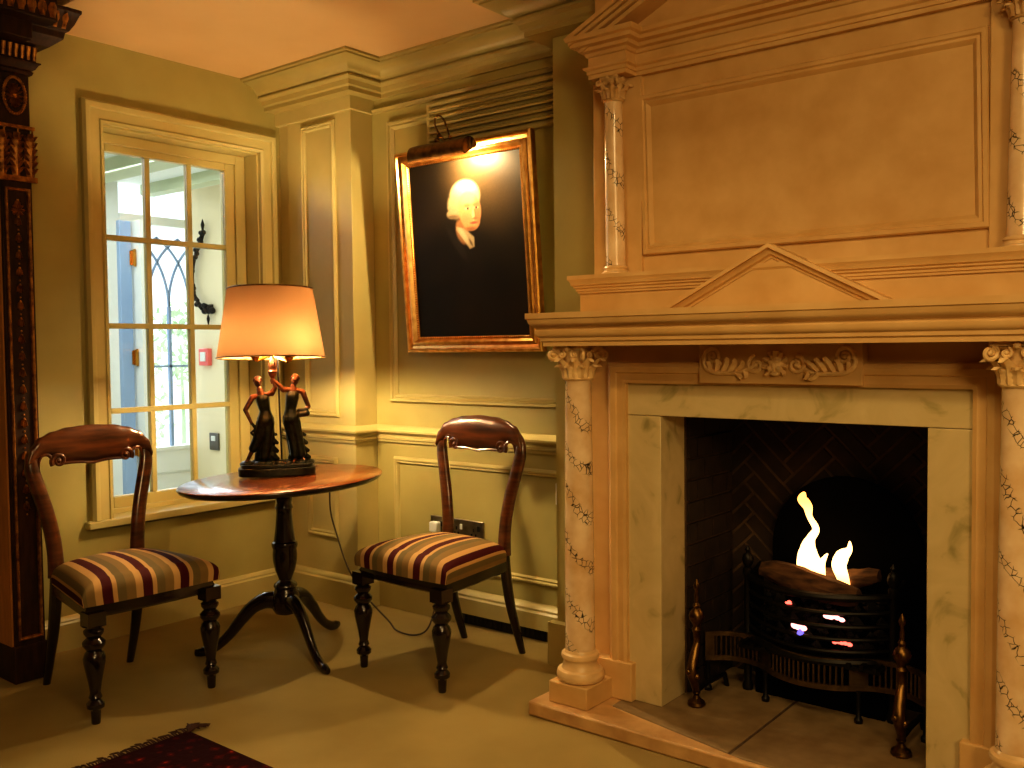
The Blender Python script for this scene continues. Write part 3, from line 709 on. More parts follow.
flame([(-1.045,2.81,.436),(-1.044,2.81,.460),(-1.036,2.81,.485),(-1.020,2.81,.512)], [.020,.018,.010,.002], 'small pointed flame leaning right beside the tall one')
flame([(-.968,2.81,.415),(-.974,2.81,.445),(-.985,2.81,.480),(-.975,2.81,.510),(-.955,2.81,.532),(-.953,2.81,.558)], [.018,.019,.023,.021,.010,.002], 'separate broad flame at the right of the fire')

# andirons
def andiron(x, y, top, label):
    a = thing('andiron', label, 'andiron', (x,y,HZ), (0,0,0), 'brass andirons on the hearth')
    k = (top-HZ)/.385
    lg = MB().tube(crspline([(x,y-.004,HZ+.045*k),(x+.004,y-.022,HZ+.075*k),(x+.002,y-.034,HZ+.115*k),(x,y-.012,HZ+.16*k),(x,y+.004,HZ+.195*k),(x,y,HZ+.23*k)],6), lerps([.010,.013,.017,.015,.011,.012],31), 12)
    obj('scroll_leg', lg, M['oldbrass'], a)
    obj('foot', MB().lathe([(.024,0),(.028,.006),(.026,.014),(.012,.024),(.009,.034),(.013,.042),(.009,.05)], (x,y-.003,HZ), 18), M['oldbrass'], a)
    obj('knob', MB().sphere((x+.016,y-.030,HZ+.10*k), .011, 12, 8).sphere((x-.004,y-.046,HZ+.115*k), .010, 12, 8), M['oldbrass'], a)
    obj('finial', MB().lathe([(.012,.225*k),(.016,.235*k),(.010,.243*k),(.012,.250*k),(.022,.265*k),(.024,.275*k),(.020,.288*k),(.009,.300*k),(.012,.308*k),(.006,.316*k),(.007,.335*k),(.005,.352*k),(.008,.358*k),(.010,.368*k),(.006,.378*k),(.002,.388*k)], (x,y,HZ), 18), M['oldbrass'], a)
    obj('billet_bar', MB().tube([(x,y+.0,HZ+.045*k),(x,y+.08,HZ+.05),(x,y+.19,HZ+.045),(x,y+.21,HZ)], .008, 8), M['grate'], a)
andiron(-1.335, 2.565, .433, 'brass andiron beside the left jamb of the hearth')
andiron(-.735, 2.58, .425, 'brass andiron beside the right jamb of the hearth')

# ------------------------------------------------------------------ reeded air vent above the picture
av = thing('air_vent', 'painted reeded vent panel on the wall above the portrait', 'vent', (-2.36,YB,1.99))
v0 = MB().box(-2.738,-1.981,YB-.012,YB,1.985,2.17)
obj('back_board', v0, M['trim'], av)
obj('frame', MB().sweep([(-2.738,1.985),(-2.738,2.17),(-1.981,2.17),(-1.981,1.985)], [(0,YB-.012),(0,YB-.026),(.006,YB-.03),(.016,YB-.026),(.018,YB-.012)], lambda a,b,h:(a,h,b), True), M['trim'], av)
for i in range(5):
    z = 2.012+.029*i
    obj('slat', MB().prism([(YB-.012,z),(YB-.034,z-.002),(YB-.036,z+.006),(YB-.028,z+.014),(YB-.012,z+.019)], lambda a,b,h:(h,a,b), -2.72, -1.99), M['trim'], av)

# ------------------------------------------------------------------ portrait
PT = math.atan2(.065, .827)
pt = thing('portrait_painting', 'gilt-framed dark portrait of a man in a white wig on the back wall', 'painting', (-2.482, 2.875, 1.135), (PT, 0, 0))
PW, PH = .715, .83
frp = [(0,0),(0,-.028),(.005,-.034),(.012,-.034),(.016,-.026),(.028,-.022),(.034,-.030),(.042,-.032),(.048,-.024),(.054,-.018),(.060,-.022),(.064,-.016),(.064,0)]
fm = MB().sweep([(-PW/2,0),(-PW/2,PH),(PW/2,PH),(PW/2,0)], frp, lambda a,b,h:(a,h,b), True)
fo = obj('frame', fm, M['coppergold'], pt, local=True)
bd_ = MB()
def beads(x0,z0,x1,z1,n):
    for k in range(n):
        t = (k+.5)/n; bd_.sphere((x0+(x1-x0)*t,-.018,z0+(z1-z0)*t), .0042, 6, 4)
iw = PW/2-.060
beads(-iw,.06,-iw,PH-.06,72); beads(iw,.06,iw,PH-.06,72); beads(-iw,.06,iw,.06,58); beads(-iw,PH-.06,iw,PH-.06,58)
obj('beading', bd_, M['goldleaf'], fo, local=True)
# the painted canvas: oil paint as a colour attribute
NX, NZ = 170, 210; cw, chh = PW-.124, PH-.124
cvs = MB(); vs = []; fs = []
for j in range(NZ+1):
    for i in range(NX+1): vs.append((-cw/2+cw*i/NX, -.012, .062+chh*j/NZ))
for j in range(NZ):
    for i in range(NX):
        a = j*(NX+1)+i; fs.append((a,a+1,a+NX+2,a+NX+1))
cvs.add(vs, fs); cme = mesh_of(cvs); att = cme.color_attributes.new('paint', 'FLOAT_COLOR', 'POINT')
def sst(e0, e1, x):
    t = min(1, max(0, (x-e0)/(e1-e0))); return t*t*(3-2*t)
def ell(u, v, cu, cv_, a, b, soft=.15, rot=0):
    x, y = u-cu, v-cv_; c, s = math.cos(rot), math.sin(rot); x, y = x*c+y*s, -x*s+y*c
    return 1-sst(1-soft, 1+soft, math.sqrt((x/a)**2+(y/b)**2))
def mixc(a, b, t): return [a[k]+(b[k]-a[k])*t for k in range(3)]
def poly(x, y, P):
    m = 1.0
    for (a,b),(c,d) in zip(P, P[1:]+P[:1]):
        L = math.hypot(c-a,d-b); q = ((c-a)*(y-b)-(d-b)*(x-a))/L; m = min(m, sst(-5,5,-q))
    return m
rnd = random.Random(4)
def paint(u, v):
    bu = u; u = 322 + (u-322)/1.27
    # u,v in thousandths of the canvas height (v down), u 0..840
    c = mixc([.012,.0085,.005], [.05,.03,.012], ell(bu,v,600,160,260,230,.7))  # picture light's glow painted into the upper right background
    c = mixc(c, [.020,.013,.007], ell(u,v,250,420,260,200,.8))
    c = mixc(c, [.005,.0045,.004], ell(u,v,330,820,330,470,.25)*.9)          # coat
    c = mixc(c, [.009,.007,.006], ell(u,v,400,700,60,260,.4,.25)*.6)         # lapel
    hair = max(ell(u,v,400,212,88,92,.12), ell(u,v,345,255,48,72,.2), ell(u,v,322,300,34,26,.2), ell(u,v,325,262,30,24,.2))
    c = mixc(c, [.33,.24,.13], hair)
    c = mixc(c, [.16,.10,.05], hair*ell(u,v,322,318,40,12,.5)); c = mixc(c, [.44,.34,.20], ell(u,v,400,165,60,40,.6)*hair)
    neck = ell(u,v,375,405,36,70,.2,-.2); c = mixc(c, [.30,.14,.06], neck*.9)
    face = max(ell(u,v,424,292,64,104,.1,-.08), ell(u,v,430,352,50,52,.12)); c = mixc(c, [.50,.24,.10], face)
    c = mixc(c, [.52,.29,.13], ell(u,v,415,225,46,36,.5)*face); c = mixc(c, [.56,.19,.09], ell(u,v,404,330,26,22,.7)*face*.8)
    c = mixc(c, [.24,.10,.045], ell(u,v,478,300,22,95,.6)*face*.75); c = mixc(c, [.25,.10,.04], ell(u,v,425,396,46,14,.6)*face)
    for eu in (412,461):
        c = mixc(c, [.22,.09,.04], ell(u,v,eu,262,20,9,.5)*face*.7); c = mixc(c, [.52,.36,.22], ell(u,v,eu,280,16,7,.3)*face*.8); c = mixc(c, [.03,.018,.012], ell(u,v,eu+3,280,7,7,.3)*face)
    c = mixc(c, [.26,.11,.05], ell(u,v,455,310,7,36,.5)*face*.7); c = mixc(c, [.72,.44,.22], ell(u,v,444,318,7,26,.6)*face*.8); c = mixc(c, [.20,.07,.035], ell(u,v,452,338,16,6,.5)*face*.8)
    c = mixc(c, [.42,.07,.05], ell(u,v,446,362,22,7,.35)*face); c = mixc(c, [.2,.06,.04], ell(u,v,446,362,22,2,.5)*face)
    # cravat
    st = poly(bu,v,[(350,352),(344,392),(438,504),(472,494),(474,440),(462,404),(400,388)])
    c = mixc(c, [.36,.27,.15], st); c = mixc(c, [.55,.42,.25], st*ell(bu,v,392,420,16,60,.6,-.6)); c = mixc(c, [.12,.08,.045], st*ell(bu,v,448,470,7,26,.6,-.5))
    c = mixc(c, [.02,.016,.012], ell(bu,v,344,470,26,120,.3,-.62)*.7*(1-st))
    g = rnd.uniform(.9,1.1)*.75
    return [x*g for x in c]
for j in range(NZ+1):
    for i in range(NX+1):
        u = i/NX*1000*cw/chh; v = 1000*(1-j/NZ); c = paint(u, v); att.data[j*(NX+1)+i].color = (c[0],c[1],c[2],1)
obj('canvas', cme, M['oil'], pt, local=True)
obj('backing', MB().box(-PW/2+.01,PW/2-.01,-.010,-.002,.01,PH-.01), M['darkoak'], pt, local=True)
# picture light
pl_ = thing('picture_light', 'curved brass picture light arched over the top of the portrait', 'lamp', (-2.50,2.72,1.93))
hx0, hx1, hy, hz = -2.645, -2.352, 2.705, 1.908; HR = .044
rings = []
for r in (HR, HR-.003):
    for xx in (hx0, hx1) if r == HR else (hx1, hx0):
        rings.append([(xx, hy+r*math.cos(a), hz+r*math.sin(a)) for a in [math.radians(20+i*200/18) for i in range(19)]])
hd = MB(); hd.loft([rings[0], rings[1], rings[2], rings[3], rings[0]], False)
for xx in (hx1-.003,):
    hd.prism([(hy+HR*math.cos(a), hz+HR*math.sin(a)) for a in [math.radians(20+i*200/18) for i in range(19)]], lambda a,b,h:(h,a,b), xx, xx+.003)
hd.lathe([(.012,0),(.012,.03),(.008,.04)], (hx1,hy,hz), 10)
ho = obj('hood', hd, M['oldbrass'], pl_)
arm = MB().tube(crspline([(-2.56,2.875,1.962),(-2.55,2.80,1.968),(-2.538,2.745,1.985),(-2.540,2.715,2.02),(-2.530,2.705,2.048),(-2.505,2.70,2.052),(-2.480,2.70,2.03),(-2.466,2.703,1.995),(-2.452,2.705,1.955)],6), .0038, 8)
arm.sphere((-2.545,2.74,1.985), .010, 10, 7); arm.sphere((-2.528,2.71,1.962), .011, 10, 7); arm.sphere((-2.455,2.705,1.962), .008, 10, 7)
arm.tube([(-2.545,2.74,1.985),(-2.53,2.71,1.965),(-2.525,2.705,1.945)], .004, 8)
obj('arm', arm, M['oldbrass'], pl_)
obj('wall_bracket', MB().box(-2.585,-2.525,2.868,2.898,1.940,1.982), M['oldbrass'], pl_, .004)
for xx in (-2.44,):
    obj('bulb', MB().tube([(xx-.028,hy+.008,hz+.002),(xx-.024,hy+.008,hz+.002),(xx+.024,hy+.008,hz+.002),(xx+.028,hy+.008,hz+.002)], [.003,.010,.010,.003], 10), M['picbulb'], pl_)

# ------------------------------------------------------------------ sockets and small plate
def socket(x0, x1, z0, z1, label, plug):
    s = thing('power_socket', label, 'socket', ((x0+x1)/2, YB, z0), (0,0,0), 'sockets behind the right chair')
    obj('plate', MB().box(x0,x1,YB-.008,YB,z0,z1), M['chrome'], s, .003)
    n = 2 if x1-x0 > .11 else 1
    for k in range(n):
        cx = x0+(x1-x0)*(k+.5)/n
        obj('pin_holes', MB().box(cx-.018,cx-.010,YB-.010,YB-.006,z0+.018,z0+.028).box(cx+.004,cx+.012,YB-.010,YB-.006,z0+.018,z0+.028).box(cx-.006,cx,YB-.010,YB-.006,z0+.036,z0+.05), M['black'], s)
        obj('rocker', MB().box(cx+.018,cx+.030,YB-.012,YB-.006,z0+.040,z0+.062), M['white'] if k == 0 and n == 2 else M['black'], s, .001)
socket(-2.66,-2.47,.355,.437, 'double metal power socket between the uprights of the right chair', False)
socket(-2.765,-2.68,.355,.437, 'single metal power socket with the lamp plug, left of the double one', True)
tag(obj('light_switch', MB().box(-2.10,-2.055,YB-.012,YB,.545,.628), M['white'], None, .003), 'cream switch plate edge on the back wall beside the fireplace column', 'switch')

# ------------------------------------------------------------------ chairs
def make_chair(label, loc, rz):
    t = thing('dining_chair', label, 'chair', loc, (0,0,rz), 'striped balloon back chairs')
    # seat cushion with a stripe coordinate that follows the cloth over the edges
    NU, NV = 60, 40; vs = []; st = []; fs = []
    def prof(n, m):
        pr = []
        for i in range(m+1):
            ph = PI*i/m; c_, s_ = math.cos(ph), math.sin(ph)
            pr.append((-math.copysign(abs(c_)**(2/n), c_), abs(s_)**(2/n)))
        return pr
    pu = prof(4.6, NU); pv = prof(4.6, NV)
    arc = [0]; 
    for i in range(NU): arc.append(arc[-1]+math.hypot((pu[i+1][0]-pu[i][0])*.215, (pu[i+1][1]-pu[i][1])*.10))
    mid = arc[NU//2]
    for j in range(NV+1):
        b, eb = pv[j]; y = -.045 + b*.19; w = .1985 - .0335*b
        for i in range(NU+1):
            a, ea = pu[i]
            crown = .022*(1-a*a)*(1-b*b)
            bulge = 1+.02*math.sin(PI*min(ea,eb))
            vs.append((a*w*bulge, y - .012*(1-a*a)*(1 if b < -.8 else 0), .368 + .082*min(ea, eb)*(.55+.45*max(ea,eb)) + crown*min(ea,eb))); st.append(arc[i]-mid)
    for j in range(NV):
        for i in range(NU):
            q = j*(NU+1)+i; fs.append((q,q+1,q+NU+2,q+NU+1))
    mb = MB(); mb.add(vs, fs); me = mesh_of(mb); at = me.attributes.new('stripe','FLOAT','POINT'); at.data.foreach_set('value', st)
    obj('seat', me, M['stripe'], t, local=True)
    # seat rail
    def ring(f, z):
        o = []
        for k in range(9): a = -1+2*k/8; o.append((a*.222*f, -.222*f-.012*(1-a*a), z))
        o += [(.163*f, .155*f, z), (0,.165*f,z), (-.163*f,.155*f,z)]
        return o
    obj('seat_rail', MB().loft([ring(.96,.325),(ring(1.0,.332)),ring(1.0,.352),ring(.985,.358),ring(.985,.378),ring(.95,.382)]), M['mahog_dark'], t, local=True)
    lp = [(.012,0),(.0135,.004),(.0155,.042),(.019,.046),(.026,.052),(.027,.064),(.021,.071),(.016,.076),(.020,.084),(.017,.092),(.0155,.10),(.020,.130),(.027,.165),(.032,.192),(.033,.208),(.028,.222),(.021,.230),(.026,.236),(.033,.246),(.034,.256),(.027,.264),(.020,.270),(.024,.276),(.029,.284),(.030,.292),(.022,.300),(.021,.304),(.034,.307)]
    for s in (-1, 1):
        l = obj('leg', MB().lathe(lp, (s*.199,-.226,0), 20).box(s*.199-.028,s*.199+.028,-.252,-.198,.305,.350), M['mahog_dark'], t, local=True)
    rear = []
    for s in (-1, 1):
        pts = crspline([(.150*s,.250,0),(.150*s,.215,.10),(.148*s,.180,.22),(.146*s,.162,.34),(.144*s,.160,.43),(.150*s,.164,.52),(.166*s,.172,.61),(.186*s,.181,.69),(.200*s,.188,.75),(.200*s,.192,.795),(.192*s,.195,.825)], 6)
        lo = [p for p in pts if p[2] < .40 and abs(p[0]) < .153]; k = len(lo)
        rl = lerps([.013,.016,.019,.021,.021], k); rr = lerps([.020,.0185,.018,.018,.018,.0175,.015,.008], len(pts)-k+1)
        obj('leg', MB().tube(lo, rl, 12, .95, up=(0,1,0)), M['mahog_dark'], t, local=True)
        obj('stile', MB().tube(pts[k-1:], rr, 14, 1.4, up=(0,1,0)), M['mahog'], t, local=True)
    # pillowy crest rail
    tops = [(-.220,.79),(-.205,.832),(-.175,.862),(-.13,.880),(-.08,.891),(0,.896),(.08,.891),(.13,.880),(.175,.862),(.205,.832),(.220,.79)]
    bots = [(-.220,.765),(-.2,.785),(-.165,.800),(-.14,.795),(-.115,.768),(-.06,.768),(0,.760),(.06,.768),(.115,.768),(.14,.795),(.165,.800),(.2,.785),(.220,.765)]
    def itp(L, x):
        for (a,b),(c,d) in zip(L,L[1:]):
            if a <= x <= c:
                f = (x-a)/(c-a); return b+(d-b)*f*f*(3-2*f)
        return L[-1][1]
    rings = []
    for i in range(45):
        x = -.218+.436*i/44; zt = itp(tops,x); zb = itp(bots,x); h = max(.004,(zt-zb)/2); zc = (zt+zb)/2
        yc = .196-.010*(x/.2)**2*1.0; th = .013+.010*min(1,h/.06)
        rings.append([(x, yc+th*math.cos(2*PI*j/18)*(abs(math.cos(2*PI*j/18))**-.25 if abs(math.cos(2*PI*j/18))>.05 else 1), zc+h*math.sin(2*PI*j/18)) for j in range(18)])
    cr = obj('crest_rail', MB().loft(rings), M['mahog'], t, local=True)
    for s in (-1, 1):
        sc = MB(); spiral(sc, (s*.118,.176,.780), .025, (s,0,0), (0,0,1), 1.6, .0085, -PI*.2)
        sc.tube(crspline([(s*.137,.176,.784),(s*.152,.177,.802),(s*.172,.180,.800),(s*.182,.182,.775),(s*.182,.182,.74)],5), lerps([.006,.006,.006,.005,.003],21), 8)
        sc.tube(crspline([(s*.100,.174,.770),(s*.05,.173,.770),(0,.173,.763)],5), .005, 8)
        obj('scroll', sc, M['mahog'], cr, local=True)
    return t
c2 = make_chair('striped balloon back chair beside the fireplace, facing forward', (-2.31,2.495,0), math.radians(-2))
c1 = dup(c2, (-3.015,1.63,0), (0,0,math.radians(87.6)), 'striped balloon back chair in front of the window, facing right')

# ------------------------------------------------------------------ tripod table
TX, TY = -2.885, 2.217
tt = thing('tripod_table', 'oval tilt-top mahogany tripod table between the two chairs', 'table', (TX,TY,0))
TZ = .664
tilt = math.radians(1.6); vr = Vector((.609,.793)); 
def topring(f, dz):
    o = []
    for k in range(72):
        a = 2*PI*k/72; x = .338*f*math.cos(a); y = .398*f*math.sin(a); s_ = x*vr.x+y*vr.y
        o.append((TX+x, TY+y, TZ+dz+s_*math.tan(tilt)))
    return o
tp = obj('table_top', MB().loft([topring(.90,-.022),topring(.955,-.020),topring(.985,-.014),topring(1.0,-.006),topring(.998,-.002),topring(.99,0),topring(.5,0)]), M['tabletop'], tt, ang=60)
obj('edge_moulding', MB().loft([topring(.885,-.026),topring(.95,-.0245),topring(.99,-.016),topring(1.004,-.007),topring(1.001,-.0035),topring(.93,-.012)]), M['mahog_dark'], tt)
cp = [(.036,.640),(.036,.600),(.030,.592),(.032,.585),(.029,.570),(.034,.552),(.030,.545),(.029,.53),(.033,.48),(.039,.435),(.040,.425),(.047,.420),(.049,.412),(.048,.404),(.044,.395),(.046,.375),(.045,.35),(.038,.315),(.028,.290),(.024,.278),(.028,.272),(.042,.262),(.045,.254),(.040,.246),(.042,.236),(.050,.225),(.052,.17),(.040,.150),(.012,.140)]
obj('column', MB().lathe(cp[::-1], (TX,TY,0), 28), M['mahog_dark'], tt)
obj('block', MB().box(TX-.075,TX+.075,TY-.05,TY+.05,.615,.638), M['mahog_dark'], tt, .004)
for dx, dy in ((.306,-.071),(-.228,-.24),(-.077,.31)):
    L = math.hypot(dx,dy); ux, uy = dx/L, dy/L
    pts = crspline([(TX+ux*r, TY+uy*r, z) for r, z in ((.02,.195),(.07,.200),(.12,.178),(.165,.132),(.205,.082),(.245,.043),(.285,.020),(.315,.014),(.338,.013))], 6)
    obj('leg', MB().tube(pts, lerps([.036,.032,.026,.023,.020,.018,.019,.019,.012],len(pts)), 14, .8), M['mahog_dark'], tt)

# ------------------------------------------------------------------ figural lamp
LX, LY, LZ = -2.962, 2.254, TZ+.004
lm = thing('table_lamp', 'bronze table lamp of two women with an orange shade, on the oval table', 'lamp', (LX,LY,LZ), (0,0,math.radians(52.4)))
# local frame: x to the right, y away from the room, z up
K = .00386
def sk(a, b, y=0.0):
    z = (133-b/5.12)*K; return Vector(((a/5.12-48)*K + z*.0235, y, z))
bs = MB()
for f, z0_, z1_ in ((1.0,0,.030),(.93,.030,.045)):
    poly = []
    for k in range(32):
        a = 2*PI*k/32; c_, s_ = math.cos(a), math.sin(a)
        poly.append((-.004+.146*f*math.copysign(abs(c_)**.5,c_), .068*f*math.copysign(abs(s_)**.6,s_)))
    bs.prism(poly, XY, z0_, z1_)
bm_ = MB()
for k in range(10): bm_.sphere((-.115+.025*k, .012*math.sin(k*2.1), .045), .03, 10, 7, (1,1.2,.45))
bs.add(bm_.v, bm_.f)
obj('base', bs, M['gown'], lm, .003, local=True)
def capsule(mb, a, b, r0, r1, n=10):
    a = Vector(a); b = Vector(b); m = 6
    mb.tube([tuple(a.lerp(b, i/m)) for i in range(m+1)], [r0+(r1-r0)*i/m for i in range(m+1)], n)
    mb.sphere(tuple(a), r0, 10, 7); mb.sphere(tuple(b), r1, 10, 7)
def statue(name_label, P, y0):
    fg_ = bpy.data.objects.new
    V = lambda k, dy=0: sk(P[k][0], P[k][1], y0+dy)
    b = MB()
    b.sphere(tuple(V('head')), .0182, 16, 12, (.82,.95,1.12)); b.sphere(tuple(V('head')+Vector((P['look']*.004,-.0145,-.001))), .0036, 8, 6, (.8,1.3,1.2))
    b.sphere(tuple(V('head')+Vector((P['look']*.003,-.010,-.009))), .0075, 8, 6); 
    for s in (-1,1): b.sphere(tuple(V('head')+Vector((s*.0052+P['look']*.003,-.0125,.0035))), .0028, 8, 6, (1.2,.7,.6)); b.sphere(tuple(V('head')+Vector((s*.0135,.001,-.001))), .003, 6, 5)
    b.sphere(tuple(V('head')+Vector((P['look']*.003,-.0145,-.0075))), .0026, 8, 6, (1.4,.7,.6))
    capsule(b, V('head')+Vector((0,.002,-.010)), V('neck'), .0072, .0085)
    capsule(b, V('shL'), V('shR'), .0105, .0105); capsule(b, V('neck'), V('chest'), .012, .021)
    capsule(b, V('chest'), V('waist'), .025, .0185); capsule(b, V('waist'), V('hip'), .0165, .025)
    for arm in ('A','B'):
        s0, e0, h0 = P['arm'+arm]
        s_ = sk(*s0[:2], y0+s0[2]); e_ = sk(*e0[:2], y0+e0[2]); h_ = sk(*h0[:2], y0+h0[2])
        capsule(b, s_, e_, .0118, .0088); capsule(b, e_, h_, .0088, .0064)
        d = (h_-e_).normalized(); q = d.orthogonal().normalized()
        b.sphere(tuple(h_+d*.005), .0068, 8, 6, (1,.8,1.1))
        for k in range(4): capsule(b, h_+d*.007+q*(k-1.5)*.0026, h_+d*(.017-.0012*abs(k-1.3))+q*(k-1.5)*.0028+Vector((0,.003,0)), .0018, .0014, 6)
        capsule(b, h_+d*.003+q*.005, h_+d*.009+q*.0085, .002, .0016, 6)
    for lg in ('L','R'):
        h0, k0, f0, t0 = P['leg'+lg]
        hp, kn, ft_, to = [sk(*q[:2], y0+q[2]) for q in (h0,k0,f0,t0)]
        capsule(b, hp, kn, .0185, .0125); capsule(b, kn, ft_, .0125, .0068); capsule(b, ft_, to, .0068, .0045)
    body = obj('figurine', remesh(b, .0018, 2), M['bronze'], lm, local=True); body['label'] = name_label
    g = MB()
    capsule(g, V('chest',-.003)+Vector((-.009,-.006,-.004)), V('waist'), .0125, .015); capsule(g, V('chest',-.003)+Vector((.009,-.006,-.004)), V('waist'), .0125, .015)
    capsule(g, V('chest'), V('waist'), .0265, .0215); capsule(g, V('waist'), V('hip'), .0215, .0335)
    for lg in ('L','R'):
        h0, k0, f0, t0 = P['leg'+lg]; hp, kn, ft_ = [sk(*q[:2], y0+q[2]) for q in (h0,k0,f0)]
        capsule(g, hp, kn, .0255, .0195); capsule(g, kn, kn.lerp(ft_, P['hem'+lg]), .0195, .0175)
    for a0_, a1_, r0_, r1_ in P['drape']:
        capsule(g, sk(*a0_[:2], y0+a0_[2]), sk(*a1_[:2], y0+a1_[2]), r0_, r1_)
    obj('gown', remesh(g, .0019, 2), M['gown'], body, local=True)
    h = MB(); hc = V('head'); h.sphere(tuple(hc+Vector((0,.004,.005))), .0190, 14, 10, (.86,.95,1.02))
    for k in range(11):
        a = PI*k/10; h.sphere(tuple(hc+Vector((.0145*math.cos(a), -.007*math.sin(a)*.9, .004+.0125*math.sin(a)))), .0046, 8, 6)
    h.sphere(tuple(hc+Vector((0,.018,-.002))), .009, 10, 8)
    obj('hair', remesh(h, .0017, 1), M['bronze'], body, local=True)
    return body
statue('left woman with her hand on her hip', dict(head=(141,203), look=1, neck=(150,240), shL=(117,280), shR=(208,264), chest=(165,295), waist=(178,352), hip=(180,400),
    armA=((115,283,0),(80,345,-.004),(108,405,-.012)), armB=((210,264,0),(228,232,-.004),(218,196,-.004)),
    legL=((165,415,0),(140,500,-.006),(92,602,-.010),(70,620,-.020)), legR=((192,415,0),(186,510,-.006),(172,602,-.012),(176,618,-.026)), hemL=.42, hemR=.82,
    drape=[((170,430,.006),(150,600,.012),.022,.020),((195,430,.008),(205,600,.014),.022,.022),((205,470,.004),(232,475,.0),.010,.006),((212,500,.004),(238,518,.0),.012,.007),((212,540,.004),(238,560,.0),.013,.008),((215,580,.002),(240,600,.0),.014,.009),
           ((112,412,-.012),(132,440,-.010),.006,.006),((132,440,-.010),(108,462,-.008),.005,.004),((108,462,-.008),(128,480,-.006),.004,.006)]), 0.0)
statue('right woman holding a small basket', dict(head=(326,196), look=-1, neck=(316,230), shL=(272,244), shR=(362,256), chest=(315,280), waist=(304,345), hip=(308,395),
    armA=((268,246,0),(250,226,-.004),(222,200,-.006)), armB=((366,262,0),(394,335,-.002),(364,362,-.018)),
    legL=((298,412,0),(318,505,-.004),(330,602,-.010),(320,618,-.022)), legR=((322,412,0),(345,505,-.006),(362,595,-.012),(378,612,-.022)), hemL=.78, hemR=.8,
    drape=[((300,430,.008),(325,590,.014),.022,.020),((325,430,.008),(355,590,.014),.022,.022),((352,470,.004),(378,482,.0),.010,.006),((358,505,.004),(384,522,.0),.012,.008),((362,545,.002),(392,562,.0),.013,.008),((366,580,.002),(398,598,.0),.014,.009),
           ((322,570,.004),(305,598,.0),.014,.011),((350,372,-.016),(385,368,-.014),.013,.013),((345,352,-.016),(382,350,-.014),.008,.008)]), 0.0)
obj('stem', MB().tube([tuple(sk(262,618,.012)),tuple(sk(252,400,.012)),tuple(sk(241,150,.010)),tuple(sk(236,40,.006))], .0036, 8), M['black'], lm, local=True)
c_ = sk(214,170,-.002)
tc = MB().lathe([(.007,-.034),(.010,-.022),(.008,-.012),(.015,.0),(.018,.014),(.013,.020),(.018,.034),(.015,.052),(.007,.070),(.002,.080)], tuple(c_), 16)
obj('torch', tc, M['bronze'], lm, local=True)
# shade : outer fabric, two lit bulbs, added light-blocking ring
SX, SY0 = -.018, 0.0; S0, S1, R0, R1 = .452, .716, .203, .160
rings = [[(SX+r*math.cos(2*PI*k/64), SY0+r*math.sin(2*PI*k/64), z) for k in range(64)] for r, z in ((R0,S0),(R1,S1))]
sh_ = obj('lamp_shade', MB().loft(rings, True, False, False), M['shade'], lm, local=True)
tm = MB()
tb2 = MB()
for r, z, q in ((R0,S0,tb2),(R1,S1,tm)): q.tube([(SX+(r+.001)*math.cos(2*PI*k/64), SY0+(r+.001)*math.sin(2*PI*k/64), z) for k in range(65)], .0028, 6)
obj('bottom_trim', tb2, M['oldbrass'], sh_, local=True)
for k in range(3):
    a = 2*PI*k/3+.4; tm.tube([(SX,SY0,S1-.03),(SX+R1*math.cos(a),SY0+R1*math.sin(a),S1-.004)], .002, 6)
obj('trim_wire', tm, M['oldbrass'], sh_, local=True)
Rt = Matrix.Translation((SX,SY0,S0)) @ Matrix.Rotation(math.radians(2.6), 4, 'X').inverted() @ Matrix.Translation((-SX,-SY0,-S0))
for q in [sh_]+list(sh_.children): q.data.transform(Rt)
hold = MB().tube([tuple(sk(236,44,.006)),(SX,0,.60),(SX,0,S1-.03)], .005, 8)
BUL = [(SX-.060,-.015,.486),(SX+.066,-.075,.482)]
for q in BUL: hold.tube([(SX,0,.462),(q[0]*.9+SX*.1,q[1]*.9,q[2]-.045),(q[0],q[1],q[2]-.035)], [.005,.007,.011], 8)
for q in BUL: hold.lathe([(.010,-.045),(.014,-.036),(.021,-.028),(.022,-.024),(.012,-.024)], q, 14)
obj('bulb_holder', hold, M['brass'], lm, local=True)
rg_ = MB().loft([[(SX+r*math.cos(2*PI*k/48), SY0+r*math.sin(2*PI*k/48), z) for k in range(48)] for r, z in ((.062,.457),(.108,.457),(.108,.460),(.062,.460),(.062,.457))], True, False, False)  # added ring under the bulbs, cuts their steep light to wall and floor
for k in range(3):
    a = 2*PI*k/3+1.2; rg_.tube([(SX+.106*math.cos(a),SY0+.106*math.sin(a),.4585),(SX+.198*math.cos(a),SY0+.198*math.sin(a),.4585)], .002, 6)
obj('blocker_ring', rg_, M['blocker'], lm, local=True)
for q in BUL: obj('bulb', MB().lathe([(.010,-.022),(.016,-.012),(.020,.008),(.021,.03),(.017,.058),(.010,.076),(.003,.082)], q, 14), M['bulb'], lm, local=True)
# flex and plug
cd = crspline([(-3.00,2.30,.672),(-3.06,2.56,.66),(-3.075,2.60,.60),(-3.07,2.60,.47),(-3.035,2.60,.375),(-2.96,2.60,.23),(-2.87,2.62,.12),(-2.79,2.66,.03),(-2.72,2.64,.006),(-2.62,2.64,.006),(-2.585,2.68,.03),(-2.60,2.74,.11),(-2.64,2.80,.22),(-2.70,2.85,.33),(-2.724,2.872,.385)], 7)
obj('flex', MB().tube(cd, .0035, 6), M['flex'], lm)
obj('plug', MB().box(-2.748,-2.702,2.862,2.892,.37,.415), M['white'], lm, .006)

